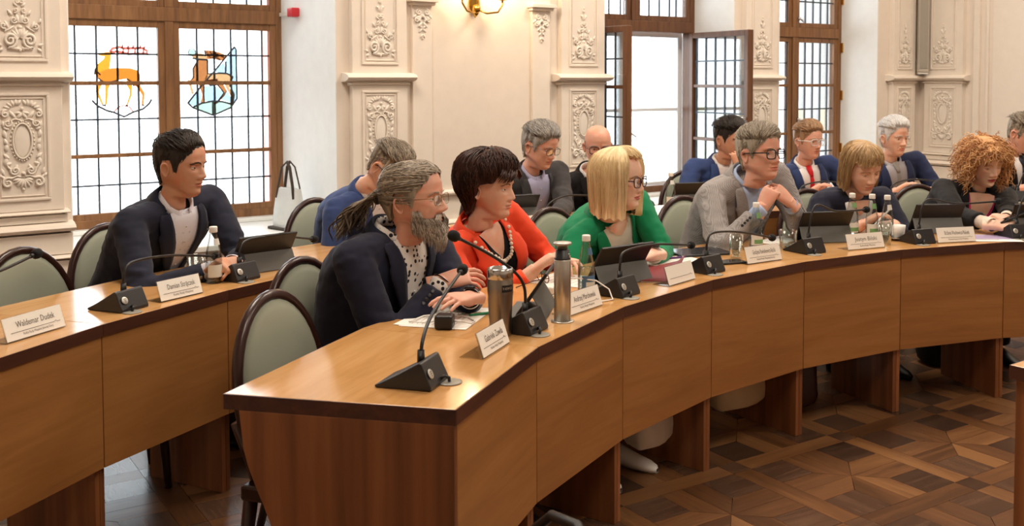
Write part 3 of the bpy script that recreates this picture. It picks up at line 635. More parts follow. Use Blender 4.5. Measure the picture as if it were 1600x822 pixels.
def text(txt, size, material, parent, M, maxw=None):
    me = text_mesh(txt, size); xs = [v.co.x for v in me.vertices]
    if maxw and xs and max(xs)-min(xs) > maxw:
        k = maxw/(max(xs)-min(xs))
        for v in me.vertices: v.co.x *= k
    me.materials.clear(); me.materials.append(material); return link('lettering', me, parent, M)
def name_card(a, r, name, sub, label, turn=0, w=.19, lean=.32):
    c = empty('name_card', M=facing(a, r, TOP+.001, turn)); h = .072
    P = T(.022, 0, .002) @ RY(-lean)     # card plane: normal +x leaning back
    b = MB(); b.box(-.0035, -.0010, -w/2, w/2, 0, h, 0, P); b.box(-.05, .02, -w/2, w/2, -.001, .0015); b.build('acrylic_holder', M_['acrylic'], c)
    b = MB(); b.box(-.0008, .0004, -w/2+.003, w/2-.003, .002, h-.002, 0, P); s = b.build('paper_insert', M_['paper'], c)
    F = P @ T(.0010, 0, 0) @ Matrix(((0, 0, 1, 0), (1, 0, 0, 0), (0, 1, 0, 0), (0, 0, 0, 1)))
    if name: text(name, .026, M_['ink'], s, F @ T(.006, .044, 0), w*.64)
    b = MB(); b.tube([(-w*.40, .0235, 0), (w*.30, .0235, 0), (w*.33, .0245, 0), (w*.345, .0275, 0), (w*.36, .0245, 0), (w*.37, .0225, 0), (w*.42, .0235, 0)], .0006, 4, 0, F); b.build('rule', M_['ink'], s)
    if sub: text(sub, .010, M_['ink'], s, F @ T(.008, .0145, 0), w*.5)
    return tag(c, label, 'name card', 'printed name cards on the desks')
def tablet(a, r, label, turn=0, lean=35, w=.25):
    c = empty('tablet', M=facing(a, r, TOP+.001, turn)); h = .17
    P = T(-.02, 0, .006) @ RY(math.radians(lean-90))   # slab leaning with its back to the room, screen to the sitter
    b = MB(); b.box(0, h, -w/2, w/2, -.005, .005, 0, P); b.build('body', M_['black'], c, None, .003)
    b = MB(); b.box(.008, h-.008, -w/2+.008, w/2-.008, .005, .0056, 0, P); b.build('screen', mat('dark_screen', srgb(20, 22, 26), .1), c)
    b = MB(); b.box(h-.001, h+.0015, w*.18, w*.30, -.003, .003, 0, P); b.build('side_button', M_['charcoal'], c)
    b = MB(); b.add([(-.06, -w/2, .001), (.075, -w/2, .001), (.075, w/2, .001), (-.06, w/2, .001), (-.06, -w/2, .003), (.075, -w/2, .003), (.075, w/2, .003), (-.06, w/2, .003)], [(0, 3, 2, 1), (4, 5, 6, 7), (0, 1, 5, 4), (1, 2, 6, 5), (2, 3, 7, 6), (3, 0, 4, 7)])
    m = P @ Vector((.085, 0, -.006)); b.add([(.075, -w/2, .002), (.075, w/2, .002), (m.x, w/2, m.z), (m.x, -w/2, m.z)], [(0, 1, 2, 3)]); q = b.build('folding_cover', M_['grey_vinyl'], c); so = q.modifiers.new('thick', 'SOLIDIFY'); so.thickness = .002
    return tag(c, label, 'tablet')
def bottle(a, r, label, kind='green', z=TOP, fill=.5, turn=0):
    c = empty('water_bottle', M=facing(a, r, z+.0005, turn)); H = .215
    prof = [(.0, .003), (.026, 0), (.0295, .004), (.030, .012), (.030, .075), (.0295, .095), (.026, .120), (.0195, .150), (.0145, .175), (.0128, .188), (.0128, .2)]
    b = MB(); b.lathe(prof, 24); b.build('glass_body', M_['clear'], c)
    zf = .012+.14*fill; pw = [(0, .006), (.026, .006), (.0275, .014)] + [(rr_-.0022, zz) for rr_, zz in prof[3:] if zz < zf] + [(0, zf)]
    b = MB(); b.lathe(pw, 20); b.build('water', M_['water'], c)
    b = MB(); b.lathe([(.0145, .188), (.0150, .190), (.0150, .207), (.0135, .210), (0, .210)], 20)
    b.lathe([(.0152, .191), (.0155, .192), (.0152, .193)], 20); b.build('cap', M_['white_plastic'] if kind != 'steel' else M_['alu'], c)
    lm = M_['label_blue'] if kind == 'blue' else M_['label_green'] if kind == 'green' else M_['label_white']
    arc = lambda r_, z0, z1, a0, a1, n=12: [[(r_*math.cos(a0+(a1-a0)*i/n), r_*math.sin(a0+(a1-a0)*i/n), z_) for i in range(n+1)] for z_ in (z0, z1)]
    b = MB(); b.grid(arc(.0306, .024, .070, -1.5, 1.5)); l = b.build('label', M_['label_white'] if kind != 'blue' else lm, c)
    b = MB(); b.grid(arc(.0309, .030, .048, -1.0, 1.0)); b.build('printed_band', lm if kind != 'blue' else M_['label_white'], l)
    b = MB(); b.grid([[((.0226 if i == 0 else .0176)*math.cos(t), (.0226 if i == 0 else .0176)*math.sin(t), z_) for t in np.linspace(-.7, .7, 8)] for i, z_ in enumerate((.142, .166))]); b.build('neck_label', lm, c)
    return tag(c, label, 'bottle', 'small mineral water bottles')
def tumbler(a, r, label, z=TOP, h=.095, rad=.034, fill=.3):
    c = empty('drinking_glass', M=facing(a, r, z+.0005))
    b = MB(); b.lathe([(0, .006), (rad*.80, .006), (rad*.97, h), (rad, h), (rad*.84, .0), (0, 0)], 24); b.build('glass_body', M_['clear'], c)
    b = MB(); b.lathe([(0, .0065), (rad*.80, .0065), (rad*(.80+.16*fill), h*fill), (0, h*fill)], 20); b.build('water', M_['water'], c)
    return tag(c, label, 'glass', 'drinking glasses on the desks')
def cup(a, r, label, turn=0):
    c = empty('coffee_cup', M=facing(a, r, TOP+.0005, turn))
    b = MB(); b.lathe([(0, .004), (.030, .003), (.062, .012), (.064, .014), (.034, .008), (0, .008)], 24); b.build('saucer', M_['white_plastic'], c)
    b = MB(); b.lathe([(.018, .009), (.024, .011), (.033, .035), (.037, .068), (.0345, .068), (.029, .030), (0, .018)], 24); b.build('cup_body', M_['white_plastic'], c)
    b = MB(); b.tube([(0, .033, .056), (0, .050, .056), (0, .056, .042), (0, .046, .028), (0, .032, .028)], .004, 8); b.build('handle', M_['white_plastic'], c)
    return tag(c, label, 'cup')
def sheet(a, r, w, d, label, turn=0, z=TOP+.0008, name='paper_sheet', m='paper', n=1, cat='paper'):
    c = empty(name, M=facing(a, r, z, turn)); q = random.Random(int(a*10))
    for i in range(n):
        b = MB(); b.box(-d/2, d/2, -w/2, w/2, .0005*i, .0005*i+.0004, 0, T(q.uniform(-.006, .006)*i, q.uniform(-.006, .006)*i, 0) @ RZ(q.uniform(-.05, .05)*i)); p = b.build('leaf', M_[m], c)
    b = MB()
    for k in range(9): b.box(-d/2+.03+k*(d-.06)/9, -d/2+.0325+k*(d-.06)/9, -w/2+.03, w/2-.03-(.05 if k % 3 == 2 else 0), .0005*n, .0005*n+.00015)
    if m == 'paper': b.build('printed_lines', mat('pale_ink', srgb(176, 170, 166), .8), p)
    return tag(c, label, cat)
# ================================================================ PEOPLE
def interp(x, xs, ys): return np.interp(x, xs, ys)
HZ = np.array([-.01, .004, .018, .035, .05, .062, .075, .10, .122, .14, .165, .19, .208, .222, .231, .235])
HXF = np.array([.060, .073, .083, .083, .0865, .089, .088, .089, .0885, .0935, .094, .087, .074, .053, .028, .0])
HXB = np.array([-.060, -.062, -.065, -.068, -.072, -.076, -.083, -.095, -.101, -.104, -.104, -.097, -.083, -.060, -.033, .0])
HW = np.array([.034, .044, .052, .058, .062, .0645, .067, .071, .0735, .0745, .0735, .067, .057, .040, .021, .0])
HXC = np.array([-.018, -.018, -.018, -.016, -.012, -.010, -.008, -.006, -.006, -.006, -.006, -.006, -.006, -.004, -.002, .0])
def smooth_tab(ys):
    z = np.linspace(HZ[0], HZ[-1], 400); y = np.interp(z, HZ, ys); k = np.hanning(25); k /= k.sum()
    yy = np.convolve(np.pad(y, 12, 'edge'), k, 'valid'); m = z > .205; yy[m] = y[m]; return z, yy
TAB = {n: smooth_tab(t) for n, t in (('f', HXF), ('b', HXB), ('w', HW), ('c', HXC))}
def head_surf(th, z, P):
    """th from the front (0) round to the back, + = left; arrays; smooth skull without features"""
    f = np.interp(z, *TAB['f']); b = np.interp(z, *TAB['b']); w = np.interp(z, *TAB['w'])*P.get('wide', 1); c = np.interp(z, *TAB['c'])
    jw = P.get('jowl', 0)*np.exp(-((z-.035)/.03)**2); w = w + jw - P.get('slim', 0)*np.clip((.085-z)/.05, 0, 1)
    ct, st = np.cos(th), np.sin(th); e = np.where(ct > 0, np.interp(z, [0, .06, .12, .2], [2.0, 2.25, 2.45, 2.1]), 2.1)
    rad = lambda a: np.sign(a)*np.abs(a)**(2/e)
    x = c + np.where(ct > 0, (f-c), (c-b))*rad(ct); y = w*rad(st); return x, y, z+0*x
def G(v, c, s): return np.exp(-((v-c)/s)**2)
def features(x, y, z, P):
    ay = np.abs(y); fr = np.clip((x-.02)/.03, 0, 1); d = np.zeros_like(x)
    nl = P.get('nose', 1.0); nw = P.get('nosew', 1.0)
    h = np.interp(z, [.064, .069, .0735, .079, .084, .092, .105, .117, .126, .134], [0, .002, .013, .0225, .0245, .0205, .0140, .0075, .0045, .001])*nl
    wd = np.interp(z, [.066, .076, .083, .092, .108, .128], [.017, .0165, .0145, .0115, .0100, .0125])*nw
    d += h*np.exp(-np.abs(ay/wd)**2.3) + .0055*G(ay, .0150*nw, .0055)*G(z, .0775, .0070)
    d += -.0105*G(ay, .031, .0165)*G(z, .1165, .0095) + P.get('ridge', 1)*.0038*G(ay, .030, .022)*G(z, .1355, .0075)
    d += .0040*G(ay, .044, .018)*G(z, .094, .018) - .0018*G(ay, .040, .012)*G(z, .062, .014)
    li = P.get('lips', 1.0)
    d += li*(.0042*np.exp(-(ay/.0215)**4)*G(z, .0575, .0042) + .0050*np.exp(-(ay/.019)**4)*G(z, .0455, .0055)) - .0042*np.exp(-(ay/.0235)**4)*G(z, .0515, .0016)
    d += .0045*np.exp(-(y/.018)**2)*G(z, .019, .011) - .0025*np.exp(-(ay/.018)**2)*G(z, .0355, .0045) - .0012*G(ay, .0035, .003)*0
    fold = .0026*P.get('age', .5)*G(ay, .0165+(.078-z)*.45, .0035)*np.clip((z-.045)/.01, 0, 1)*np.clip((.080-z)/.01, 0, 1)
    d += -fold - .0020*P.get('age', .5)*G(ay, .030, .016)*G(z, .1035, .0032)
    if P.get('age', .5) > .9: d += .0007*P['age']*np.sin((z+.06*y*y)*2*PI/.0115)*G(z, .166, .016)*np.exp(-(ay/.042)**4) - .0012*G(ay, .006, .0022)*G(z, .138, .009)
    return x + d*fr
NC = 104
_u = np.linspace(-PI, PI, NC, endpoint=False); TH_COL = _u - .52*np.sin(_u)
ZR = np.concatenate([.235-.235*np.array([0, .0006, .0025, .006, .011, .018, .028, .042, .06, .082, .108, .136, .166, .198, .232, .266, .30, .334, .368]), np.arange(.1450, .0660, -.0028), np.arange(.0655, .0400, -.00155), np.arange(.0395, .002, -.0032)])
def head_arrays(P):
    th, z = np.meshgrid(TH_COL, ZR); x, y, z = head_surf(th, z, P); xf = features(x, y, z, P)
    return np.stack([xf, y, z + jaw_rise(x, z)], -1)
def jaw_rise(x, z):       # the jaw line climbs from the chin to the angle below the ear
    s = np.clip((.062-x)/.070, 0, 1)**1.1*np.clip((x+.085)/.045, 0, 1); return .046*s*np.clip((.085-z)/.085, 0, 1)
def mat3(R): return np.array(R.to_3x3())
def frame_from(F, U):
    U = Vector(U).normalized(); F = Vector(F); F = (F-U*F.dot(U)).normalized(); L = U.cross(F); return F, L, U
def ear_piece(mb, side, P, M):
    s = P.get('ear', .93); rows = []; N = 22
    prof = [(0, -.002), (.30, -.003), (.52, -.001), (.66, .0035), (.80, .0065), (.92, .0062), (1.0, .002), (.96, -.005), (.70, -.010), (.3, -.014)]
    for r, h in prof:
        row = []
        for i in range(N):
            a = 2*PI*i/N; ex = .0175*math.cos(a)*(1+.18*math.sin(a)); ez = .0315*math.sin(a)
            if math.sin(a) < -.5: ex *= .82
            row.append((-(ex*r)*s, 0, ez*r*s, h*s))
        rows.append(row)
    w = float(np.interp(.105, *TAB['w']))*P.get('wide', 1)
    B = T(-.016, side*(w+.004), .104) @ RZ(-side*math.radians(24)) @ RX(side*math.radians(-6)) @ RY(math.radians(-10))
    out = [[B @ Vector((x, side*h, z)) for x, _, z, h in row] for row in rows]
    if side < 0: out = [r[::-1] for r in out]
    mb.grid(out, 0, True, M, closed=True)
def remesh(mb, voxel, smooth=3, mode_smooth=.5):
    me = mb.mesh('tmp', []); o = bpy.data.objects.new('tmp', me); COL.objects.link(o)
    r = o.modifiers.new('r', 'REMESH'); r.mode = 'VOXEL'; r.voxel_size = voxel; r.use_smooth_shade = True
    if smooth: s = o.modifiers.new('s', 'SMOOTH'); s.iterations = smooth; s.factor = mode_smooth
    dg = bpy.context.evaluated_depsgraph_get(); dg.update(); out = bpy.data.meshes.new_from_object(o.evaluated_get(dg)); bpy.data.objects.remove(o); bpy.data.meshes.remove(me); return out
def mesh_arrays(me):
    v = np.empty(len(me.vertices)*3); me.vertices.foreach_get('co', v); return v.reshape(-1, 3), [tuple(p.vertices) for p in me.polygons]
def ik(Sh, Wr, hint, l1, l2):
    d = Wr-Sh; D = d.length; mx = (l1+l2)*.995
    if D > mx: Wr = Sh+d*(mx/D); d = Wr-Sh; D = mx
    a = (l1*l1-l2*l2+D*D)/(2*D); h = math.sqrt(max(0, l1*l1-a*a)); n = d/D; hv = Vector(hint); hv = hv-n*hv.dot(n)
    hv = hv.normalized() if hv.length > 1e-4 else n.orthogonal(); return Sh+n*a+hv*h, Wr
def hand_mesh(W, D, Nn, side, curl, k=1.0, thumb=(.5, .5), spread=.17):
    """W wrist, D pointing direction, Nn back-of-hand normal; curl = bend of the four fingers in radians per joint"""
    D = Vector(D).normalized(); Nn = Vector(Nn); Nn = (Nn-D*Nn.dot(D)).normalized(); B = D.cross(Nn)*(1 if side > 0 else -1)  # B towards the thumb
    mb = MB(); rows = []
    for t, w, th, ctr in ((-.05, .027, .0215, 0), (-.01, .027, .0195, 0), (.02, .033, .0185, .001), (.045, .039, .0170, .002), (.07, .041, .0150, .001), (.088, .040, .0125, 0), (.095, .035, .008, 0)):
        rows.append([W + D*(t*k) + B*((w*math.copysign(abs(math.cos(a))**.7, math.cos(a))+ctr)*k) + Nn*(th*math.copysign(abs(math.sin(a))**.8, math.sin(a))*k) for a in [2*PI*i/16 for i in range(16)]])
    mb.grid(rows, closed=True); mb.add(rows[0], [tuple(range(15, -1, -1))]); mb.add(rows[-1], [tuple(range(16))])
    if not hasattr(curl, '__len__'): curl = [curl]*4
    for f, (y, L, r) in enumerate(((.0300, .074, .0080), (.0100, .082, .0082), (-.0105, .077, .0079), (-.0300, .060, .0070))):
        p = W + D*(.084*k) + B*(y*k) - Nn*.001; d = (D + B*((y/.03)*spread)).normalized(); nn = Nn; pts = [p - d*.018*k, p]; rad = [r*.95*k, r*k*1.05]
        ax = d.cross(nn).normalized(); ang = curl[f]
        for sj, (ln, br) in enumerate(((.46, 1.0), (.30, 1.15), (.24, .7))):
            R = Matrix.Rotation(-ang*br, 3, ax); d = R @ d; nn = R @ nn
            q = p + d*(L*ln*k); pts += [p+(q-p)*.5, q]; rr_ = r*k*(1.0, .93, .84)[sj]; rad += [rr_*.95, rr_*(1.02 if sj < 2 else .72)]; p = q
        mb.tube(pts, rad, 10)
    p = W + D*(.018*k) + B*(.024*k) - Nn*(.006*k); d = (D*.72 + B*(.62*thumb[0]+.2) - Nn*(.35*thumb[1]+.1)).normalized(); pts = [p - d*.012*k, p]; rad = [.013*k, .0145*k]
    ax = (D.cross(B)*1.0).normalized(); tgt = (D*.9 - Nn*.5*thumb[1] - B*.25*(1-thumb[0])).normalized()
    for ln, w, r in ((.040, .25, .0125), (.032, .55, .0105), (.026, .75, .0085)):
        d = (d*(1-w)+tgt*w).normalized(); q = p+d*(ln*k); pts += [q]; rad += [r*k]; p = q
    mb.tube(pts, rad, 10)
    return mb
SKIN = {}
def skin_mat(key, c, red=.35):
    if key in SKIN: return SKIN[key]
    m = mat('skin_'+key, c, .48, spec=.4); v = coords(m, (1, 1, 1), False); n = noise_fac(m, v, 22, 4, .6); n2 = noise_fac(m, v, 160, 2)
    c2 = (min(1, c[0]*1.04), c[1]*.84, c[2]*.78, 1); c3 = (min(1, c[0]*1.06), c[1]*1.07, c[2]*1.06, 1)
    lk(m, ramp(m, n, [(.32, c2), (.5, c), (.7, c3)]), bsdf(m).inputs['Base Color']); bump(m, n2, .10, .0012)
    bsdf(m).inputs['Subsurface Weight'].default_value = .12; bsdf(m).inputs['Subsurface Radius'].default_value = (.012, .004, .002); bsdf(m).inputs['Subsurface Scale'].default_value = 1.0
    SKIN[key] = m; return m
def cloth(name, c, sc=600, b=.25, rough=.8, weave=None):
    m = mat(name, c, rough, spec=.25); v = coords(m, (1, 1, 1), False)
    bsdf(m).inputs['Sheen Weight'].default_value = .08
    n = noise_fac(m, v, 6, 3); d = tuple(x*.90 for x in c[:3])+(1,); l = tuple(min(1, x*1.10) for x in c[:3])+(1,)
    col = ramp(m, n, [(.3, d), (.7, l)])
    if weave == 'check':
        ck = nd(m, 'ShaderNodeTexChecker'); ck.inputs['Scale'].default_value = 300; ck.inputs['Color1'].default_value = tuple(x*.62 for x in c[:3])+(1,); ck.inputs['Color2'].default_value = tuple(min(1, x*1.3) for x in c[:3])+(1,); lk(m, v, ck.inputs['Vector']); col = ck.outputs[0]
    if weave == 'dots':
        vo = nd(m, 'ShaderNodeTexVoronoi'); vo.inputs['Scale'].default_value = 48; vo.inputs['Randomness'].default_value = .75; lk(m, v, vo.inputs['Vector']); col = ramp(m, vo.outputs['Distance'], [(.30, srgb(28, 28, 34)), (.36, c)])
    if weave == 'flecks':
        vo = nd(m, 'ShaderNodeTexVoronoi'); vo.inputs['Scale'].default_value = 40; lk(m, v, vo.inputs['Vector']); col = ramp(m, vo.outputs['Distance'], [(.14, srgb(186, 188, 204)), (.22, c)])
    lk(m, col, bsdf(m).inputs['Base Color']); bump(m, noise_fac(m, v, sc, 2), b, .0012); return m
def hair_mat(name, c1, c2, rough=.42):
    m = mat(name, c1, rough, spec=.35); at = nd(m, 'ShaderNodeAttribute'); at.attribute_name = 'strand'
    lk(m, ramp(m, at.outputs['Fac'], [(.1, c1), (.9, c2)]), bsdf(m).inputs['Base Color']); v = coords(m, (1, 1, 1), False); bump(m, noise_fac(m, v, 260, 2), .3, .002); return m
EYE_W = mat('eye_white', srgb(226, 220, 214), .2); IRIS = {'brown': mat('brown_iris', srgb(70, 46, 30), .15), 'blue': mat('blue_iris', srgb(92, 116, 138), .15), 'grey': mat('grey_iris', srgb(96, 104, 100), .15)}; PUPIL = mat('pupil', srgb(12, 10, 10), .1)
LENS = glass('spectacle_lens', (.96, .97, .97, 1), .02)
def set_strand(o, vals):
    a = o.data.attributes.new('strand', 'FLOAT', 'POINT'); a.data.foreach_set('value', np.asarray(vals, dtype=np.float32))
class Hair:
    def __init__(s): s.mb = MB(); s.st = []
    def sync(s, val): s.st += [val]*(len(s.mb.v)-len(s.st))
    def lock(s, pts, r, val, seg=5, flat=.6, up=(1, 0, 0)):
        n = len(pts); s.mb.tube(pts, [r*(.35+.65*math.sin(PI*min(1, .22+.62*i/(n-1))))*(1 if i < n-1 else .25) for i in range(n)], seg, 0, None, True, flat, up); s.sync(val)
    def shell(s, P, zmin, off, cols=150, rows=26, groove=.0022, gf=26, seed=0, fall=.0, low=None, part=None, inner=True):
        u = np.linspace(-PI, PI, cols, endpoint=False); r = np.random.RandomState(seed); rows_o = []; colrnd = np.convolve(np.tile(r.rand(cols), 3), [.25, .5, .25], 'same')[cols:2*cols]
        zm = np.array([zmin(t) for t in u]); out = []
        for k in range(rows):
            t = k/(rows-1); top = .235; z = top - (top-zm)*(t**1.55 if t > 0 else 0)
            zc = np.maximum(z, low) if low is not None else z
            x, y, _ = head_surf(u, zc, P); o = np.array([off(a, t) for a in u])
            g = np.array([groove*noise.noise(Vector((math.cos(a)*gf*.35, math.sin(a)*gf*.35, t*.7+seed)))*1.6 for a in u])*min(1, t*3)
            nx = x/.095; ny = y/.075; nz = np.clip((zc-.135)/.10, -.1, 1) ; ln = np.sqrt(nx**2+ny**2+nz**2)+1e-6
            if k == 0: nx, ny, nz, ln = 0*x, 0*y, 1+0*x, 1+0*x; o = o*0+float(np.mean(o)); g = g*0
            q = o+g; out.append(np.stack([x+nx/ln*q, y+ny/ln*q, z+nz/ln*q], -1))
        s.mb.grid([[tuple(p) for p in row] for row in out], closed=True)
        s.st += [float(np.clip(colrnd[i]*.9+.1*r.rand(), 0, 1)) for k in range(rows) for i in range(cols)]
        if inner:
            last = out[-1]; x, y, _ = head_surf(u, np.maximum(zm, .03 if low is None else low), P)
            inn = np.stack([x*.90, y*.90, zm+.004], -1); s.mb.grid([[tuple(p) for p in last], [tuple(p) for p in inn]], closed=True); s.sync(.3)
        return out
    def build(s, name, m, parent, M):
        o = s.mb.build(name, m, parent, M); set_strand(o, s.st); return o
def men_line(front=.185, side=.122, nape=.03, temple=.165, wid=42):
    xs = np.radians([0, wid*.55, wid, wid+14, 66, 74, 79, 86, 104, 116, 128, 180]); ys = [front, front-.002, temple, temple-.020, .135, .095, .100, .140, .140, .085, nape+.01, nape]
    return lambda t: float(np.interp(abs(t), xs, ys))
def person(label, head, yaw, pitch, roll, tyaw, hip, neck, wrists, spec):
    """world positions: head centre, neck base, hip centre, wrists = {side: (pos, dir, normal, curl, thumb)}; angles in degrees (yaw 0 = +X)"""
    P = spec; head = Vector(head); neck = Vector(neck); hip = Vector(hip); sc = P.get('scale', 1.02); bs = P.get('body', 1.0)
    root = empty('person', (hip.x, hip.y, 0)); off = -Vector((hip.x, hip.y, 0)); M0 = Matrix.Translation(off); tag(root, label, 'person', None)
    ty = math.radians(tyaw); F0 = Vector((math.cos(ty), math.sin(ty), 0)); L = Vector((-F0.y, F0.x, 0)); L = (L + Vector((0, 0, P.get('tilt', 0)))).normalized()
    U = (neck-hip).normalized(); F, L2, U = frame_from(F0, U)
    RH = RZ(math.radians(yaw)) @ RY(math.radians(pitch)) @ RX(math.radians(roll)); MH = Matrix.Translation(head) @ RH @ Matrix.Scale(sc, 4) @ T(.005, 0, -.115)
    sk = skin_mat(P.get('skin', 'fair'), P['skin_col'])
    lips = mat('lips', P.get('lip_col', tuple(c*f for c, f in zip(P['skin_col'][:3], (.86, .58, .56)))+(1,)), .4)
    # ---- body: head, neck, trunk core, forearms and hands in one mesh
    A = head_arrays(P); A4 = np.concatenate([A, np.ones(A.shape[:2]+(1,))], -1) @ np.array(MH).T; rows = [r[:, :3] for r in A4]
    hb = BVHTree.FromPolygons([Vector(p) for p in A.reshape(-1, 3)], [(i*NC+k, i*NC+(k+1) % NC, (i+1)*NC+(k+1) % NC, (i+1)*NC+k) for i in range(len(ZR)-1) for k in range(NC)])
    nt = MH @ Vector((-.030, 0, -.002)); Hx = (RH @ Vector((1, 0, 0))); Hy = (RH @ Vector((0, 1, 0))); Hz = RH @ Vector((0, 0, 1)); nk = P.get('neckr', .052); ring = []
    c1 = nt - Hz*.05; nb = neck - F*.012
    for j in range(9):
        t = j/8; c = nt*(1-t)**2 + c1*2*t*(1-t) + nb*t*t; fx = (Hx*(1-t)+F*t).normalized(); fy = (Hy*(1-t)+L2*t).normalized(); a_, b_ = nk*(.96+.03*t*t)*sc, nk*(.94+.08*t*t)*sc
        ring.append(np.array([c+fx*(a_*math.cos(th))+fy*(b_*math.sin(th)) for th in TH_COL]))
    for w_ in (.22, .5, .8): rows.append(rows[len(ZR)-1]*(1-w_) + ring[0]*w_ - np.array(Hz)*(.010*math.sin(PI*w_)*.6))
    rows += ring
    for d, k in ((.03, .98), (.08, .95), (.25, .9), (.45, .8)): rows.append(np.array([nb - U*d + F*(nk*sc*.99*k*math.cos(th)) + L2*(nk*sc*1.02*k*math.sin(th)) for th in TH_COL]))
    mb = MB(); mb.grid([[tuple(p) for p in r] for r in rows], closed=True)
    mi = np.zeros((len(rows)-1, NC), int); lr = A[:len(ZR)-1]; zc, yc, xc = lr[..., 2], np.abs(lr[..., 1]), lr[..., 0]
    lipm = (xc > .05) & (((yc/.0245)**2 + ((zc-.0515)/np.where(zc > .0515, .0085, .0105))**2) < 1); mi[:len(ZR)-1][lipm] = 1; mb.m = [int(q) for q in mi.reshape(-1)]
    for sd in (-1, 1): ear_piece(mb, sd, P, MH)
    # lids
    ex = .0685
    for sd in (-1, 1):
        ec = Vector((ex, sd*.0312, .1165)); op = P.get('open', 12); R_ = .0142
        for a0, a1 in ((88, op), (-88, -16)):
            rws = []
            for i in range(6):
                e_ = math.radians(a0+(a1-a0)*i/5); rws.append([ec + Vector((R_*math.cos(e_)*math.cos(b_), R_*1.12*math.cos(e_)*math.sin(b_)*1.0, R_*math.sin(e_)*.92)) + Vector((0, 0, 0)) for b_ in [math.radians(-82+164*k/12) for k in range(13)]])
            rws.append([p - Vector((.0022, 0, 0)) for p in rws[-1]]); mb.grid(rws if a0 > 0 else [r[::-1] for r in rws], 0, True, MH)
    SL = {}; EL = {}; WR = {}; sw = P.get('sw', .198)*bs; drop = P.get('drop', .042)
    for sd, nm in ((1, 'L'), (-1, 'R')):
        SL[sd] = neck - U*drop + L2*(sd*sw) + F*(P.get('shf', .0)) + Vector((0, 0, sd*P.get('tilt', 0)*sw)); w = wrists[nm]; hint = w[5] if len(w) > 5 else (-F*.25 + L2*sd*.75 - Vector((0, 0, 1))*.9)
        EL[sd], WR[sd] = ik(SL[sd], Vector(w[0]), hint, .295*bs, .265*bs)
        fa = (WR[sd]-EL[sd]).normalized(); dr = fa if w[1] is None else Vector(w[1]).normalized()
        if fa.angle(dr) > .75: dr = fa.slerp(dr, .75/fa.angle(dr)) if fa.angle(dr) < 3.1 else fa
        hm = hand_mesh(WR[sd], dr, w[2], sd, w[3], P.get('hand', .98), w[4] if len(w) > 4 and w[4] else (.4, .5))
        hm.tube([EL[sd]*.6+WR[sd]*.4, WR[sd]*.93+EL[sd]*.07, WR[sd]+dr*.012], [.036*bs, .0275, .025], 14); me = remesh(hm, .0031, 2); vv, ff = mesh_arrays(me); mb.add(vv, ff, 0, True); bpy.data.meshes.remove(me)
    # ---- clothes: jacket as one surface (trunk and sleeves)
    ln = (neck-hip).length; tor = MB(); fat = P.get('fat', 0); sl = P.get('slouch', .03); tr = []
    for t, w, d in ((-.10, .185, .15), (.08, .187, .15), (.3, .176, .135), (.5, .182, .135), (.68, .198, .138), (.82, .200, .124), (.915, .168, .094), (.975, .104, .074), (1.0, .066, .060)):
        k = fat*G(t, .3, .28); c = hip+(neck-hip)*t - F*(sl*math.sin(PI*min(1, max(0, t)))) + F*(k*.35); wd, dd = (w+k*.45)*bs, (d+k*.65)*bs
        tr.append([c + L2*(wd*math.copysign(abs(math.sin(a))**.82, math.sin(a))) + F*(dd*math.copysign(abs(math.cos(a))**.88, math.cos(a))) for a in [2*PI*i/32 for i in range(32)]])
    tor.grid(tr, closed=True); tor.add(tr[0], [tuple(range(31, -1, -1))]); tor.add(tr[-1], [tuple(range(32))])
    if P.get('bust'):
        for sd in (-1, 1): tor.ball(hip+(neck-hip)*.64+F*.085*bs+L2*(sd*.078*bs), (.082, .082, .085), 14, 10)
    tbv = remesh(tor, .012, 4); tv, tf = mesh_arrays(tbv); TB = BVHTree.FromPolygons([Vector(p) for p in tv], tf); bpy.data.meshes.remove(tbv)
    cuff = P.get('cuff', .035)
    for sd in (-1, 1):
        s_, e_, w_ = SL[sd], EL[sd], WR[sd]; we = e_+(w_-e_)*(1-cuff/.265); f = P.get('sleeve', 1.0)*bs
        tor.tube([neck - U*.055 + L2*(sd*.05), (neck - U*.045)*.5+s_*.5, s_], [.058*f, .064*f, .062*f], 14); tor.ball(s_-U*.002-L2*(sd*.006), .064*f, 14, 10); tor.tube([neck-U*.05+L2*(sd*.07), s_+U*.012*f], [.045*f, .052*f], 12)
        tor.tube([s_, s_*.7+e_*.3, s_*.3+e_*.7, e_*.94+s_*.06, e_], [.064*f, .061*f, .056*f, .053*f, .050*f], 14); tor.ball(e_, .051*f, 12, 8)
        tor.tube([e_, e_*.75+we*.25, e_*.3+we*.7, we], [.051*f, .051*f, .045*f, P.get('cuffr', .040)*f], 14)
    jk = remesh(tor, .0078, P.get('jsmooth', 5)); n = len(jk.vertices); vv = np.empty(n*3); jk.vertices.foreach_get('co', vv); vv = vv.reshape(-1, 3); nn = np.empty(n*3); jk.vertices.foreach_get('normal', nn); nn = nn.reshape(-1, 3)
    wk = P.get('wrinkle', 1.5); sd_ = P.get('seed', 1)*3.7; EE = [np.array(EL[s]) for s in (-1, 1)]; SS = [np.array(SL[s]) for s in (-1, 1)]; WW = [np.array(WR[s]) for s in (-1, 1)]
    ne = np.min([np.linalg.norm(vv-e, axis=1) for e in EE], axis=0); nw = np.min([np.linalg.norm(vv-e, axis=1) for e in WW], axis=0); ns = np.min([np.linalg.norm(vv-e-np.array(U)*-.08, axis=1) for e in SS], axis=0)
    amp = .0022+.0060*np.exp(-(ne/.10)**2)+.003*np.exp(-(nw/.08)**2)+.0035*np.exp(-(ns/.09)**2)
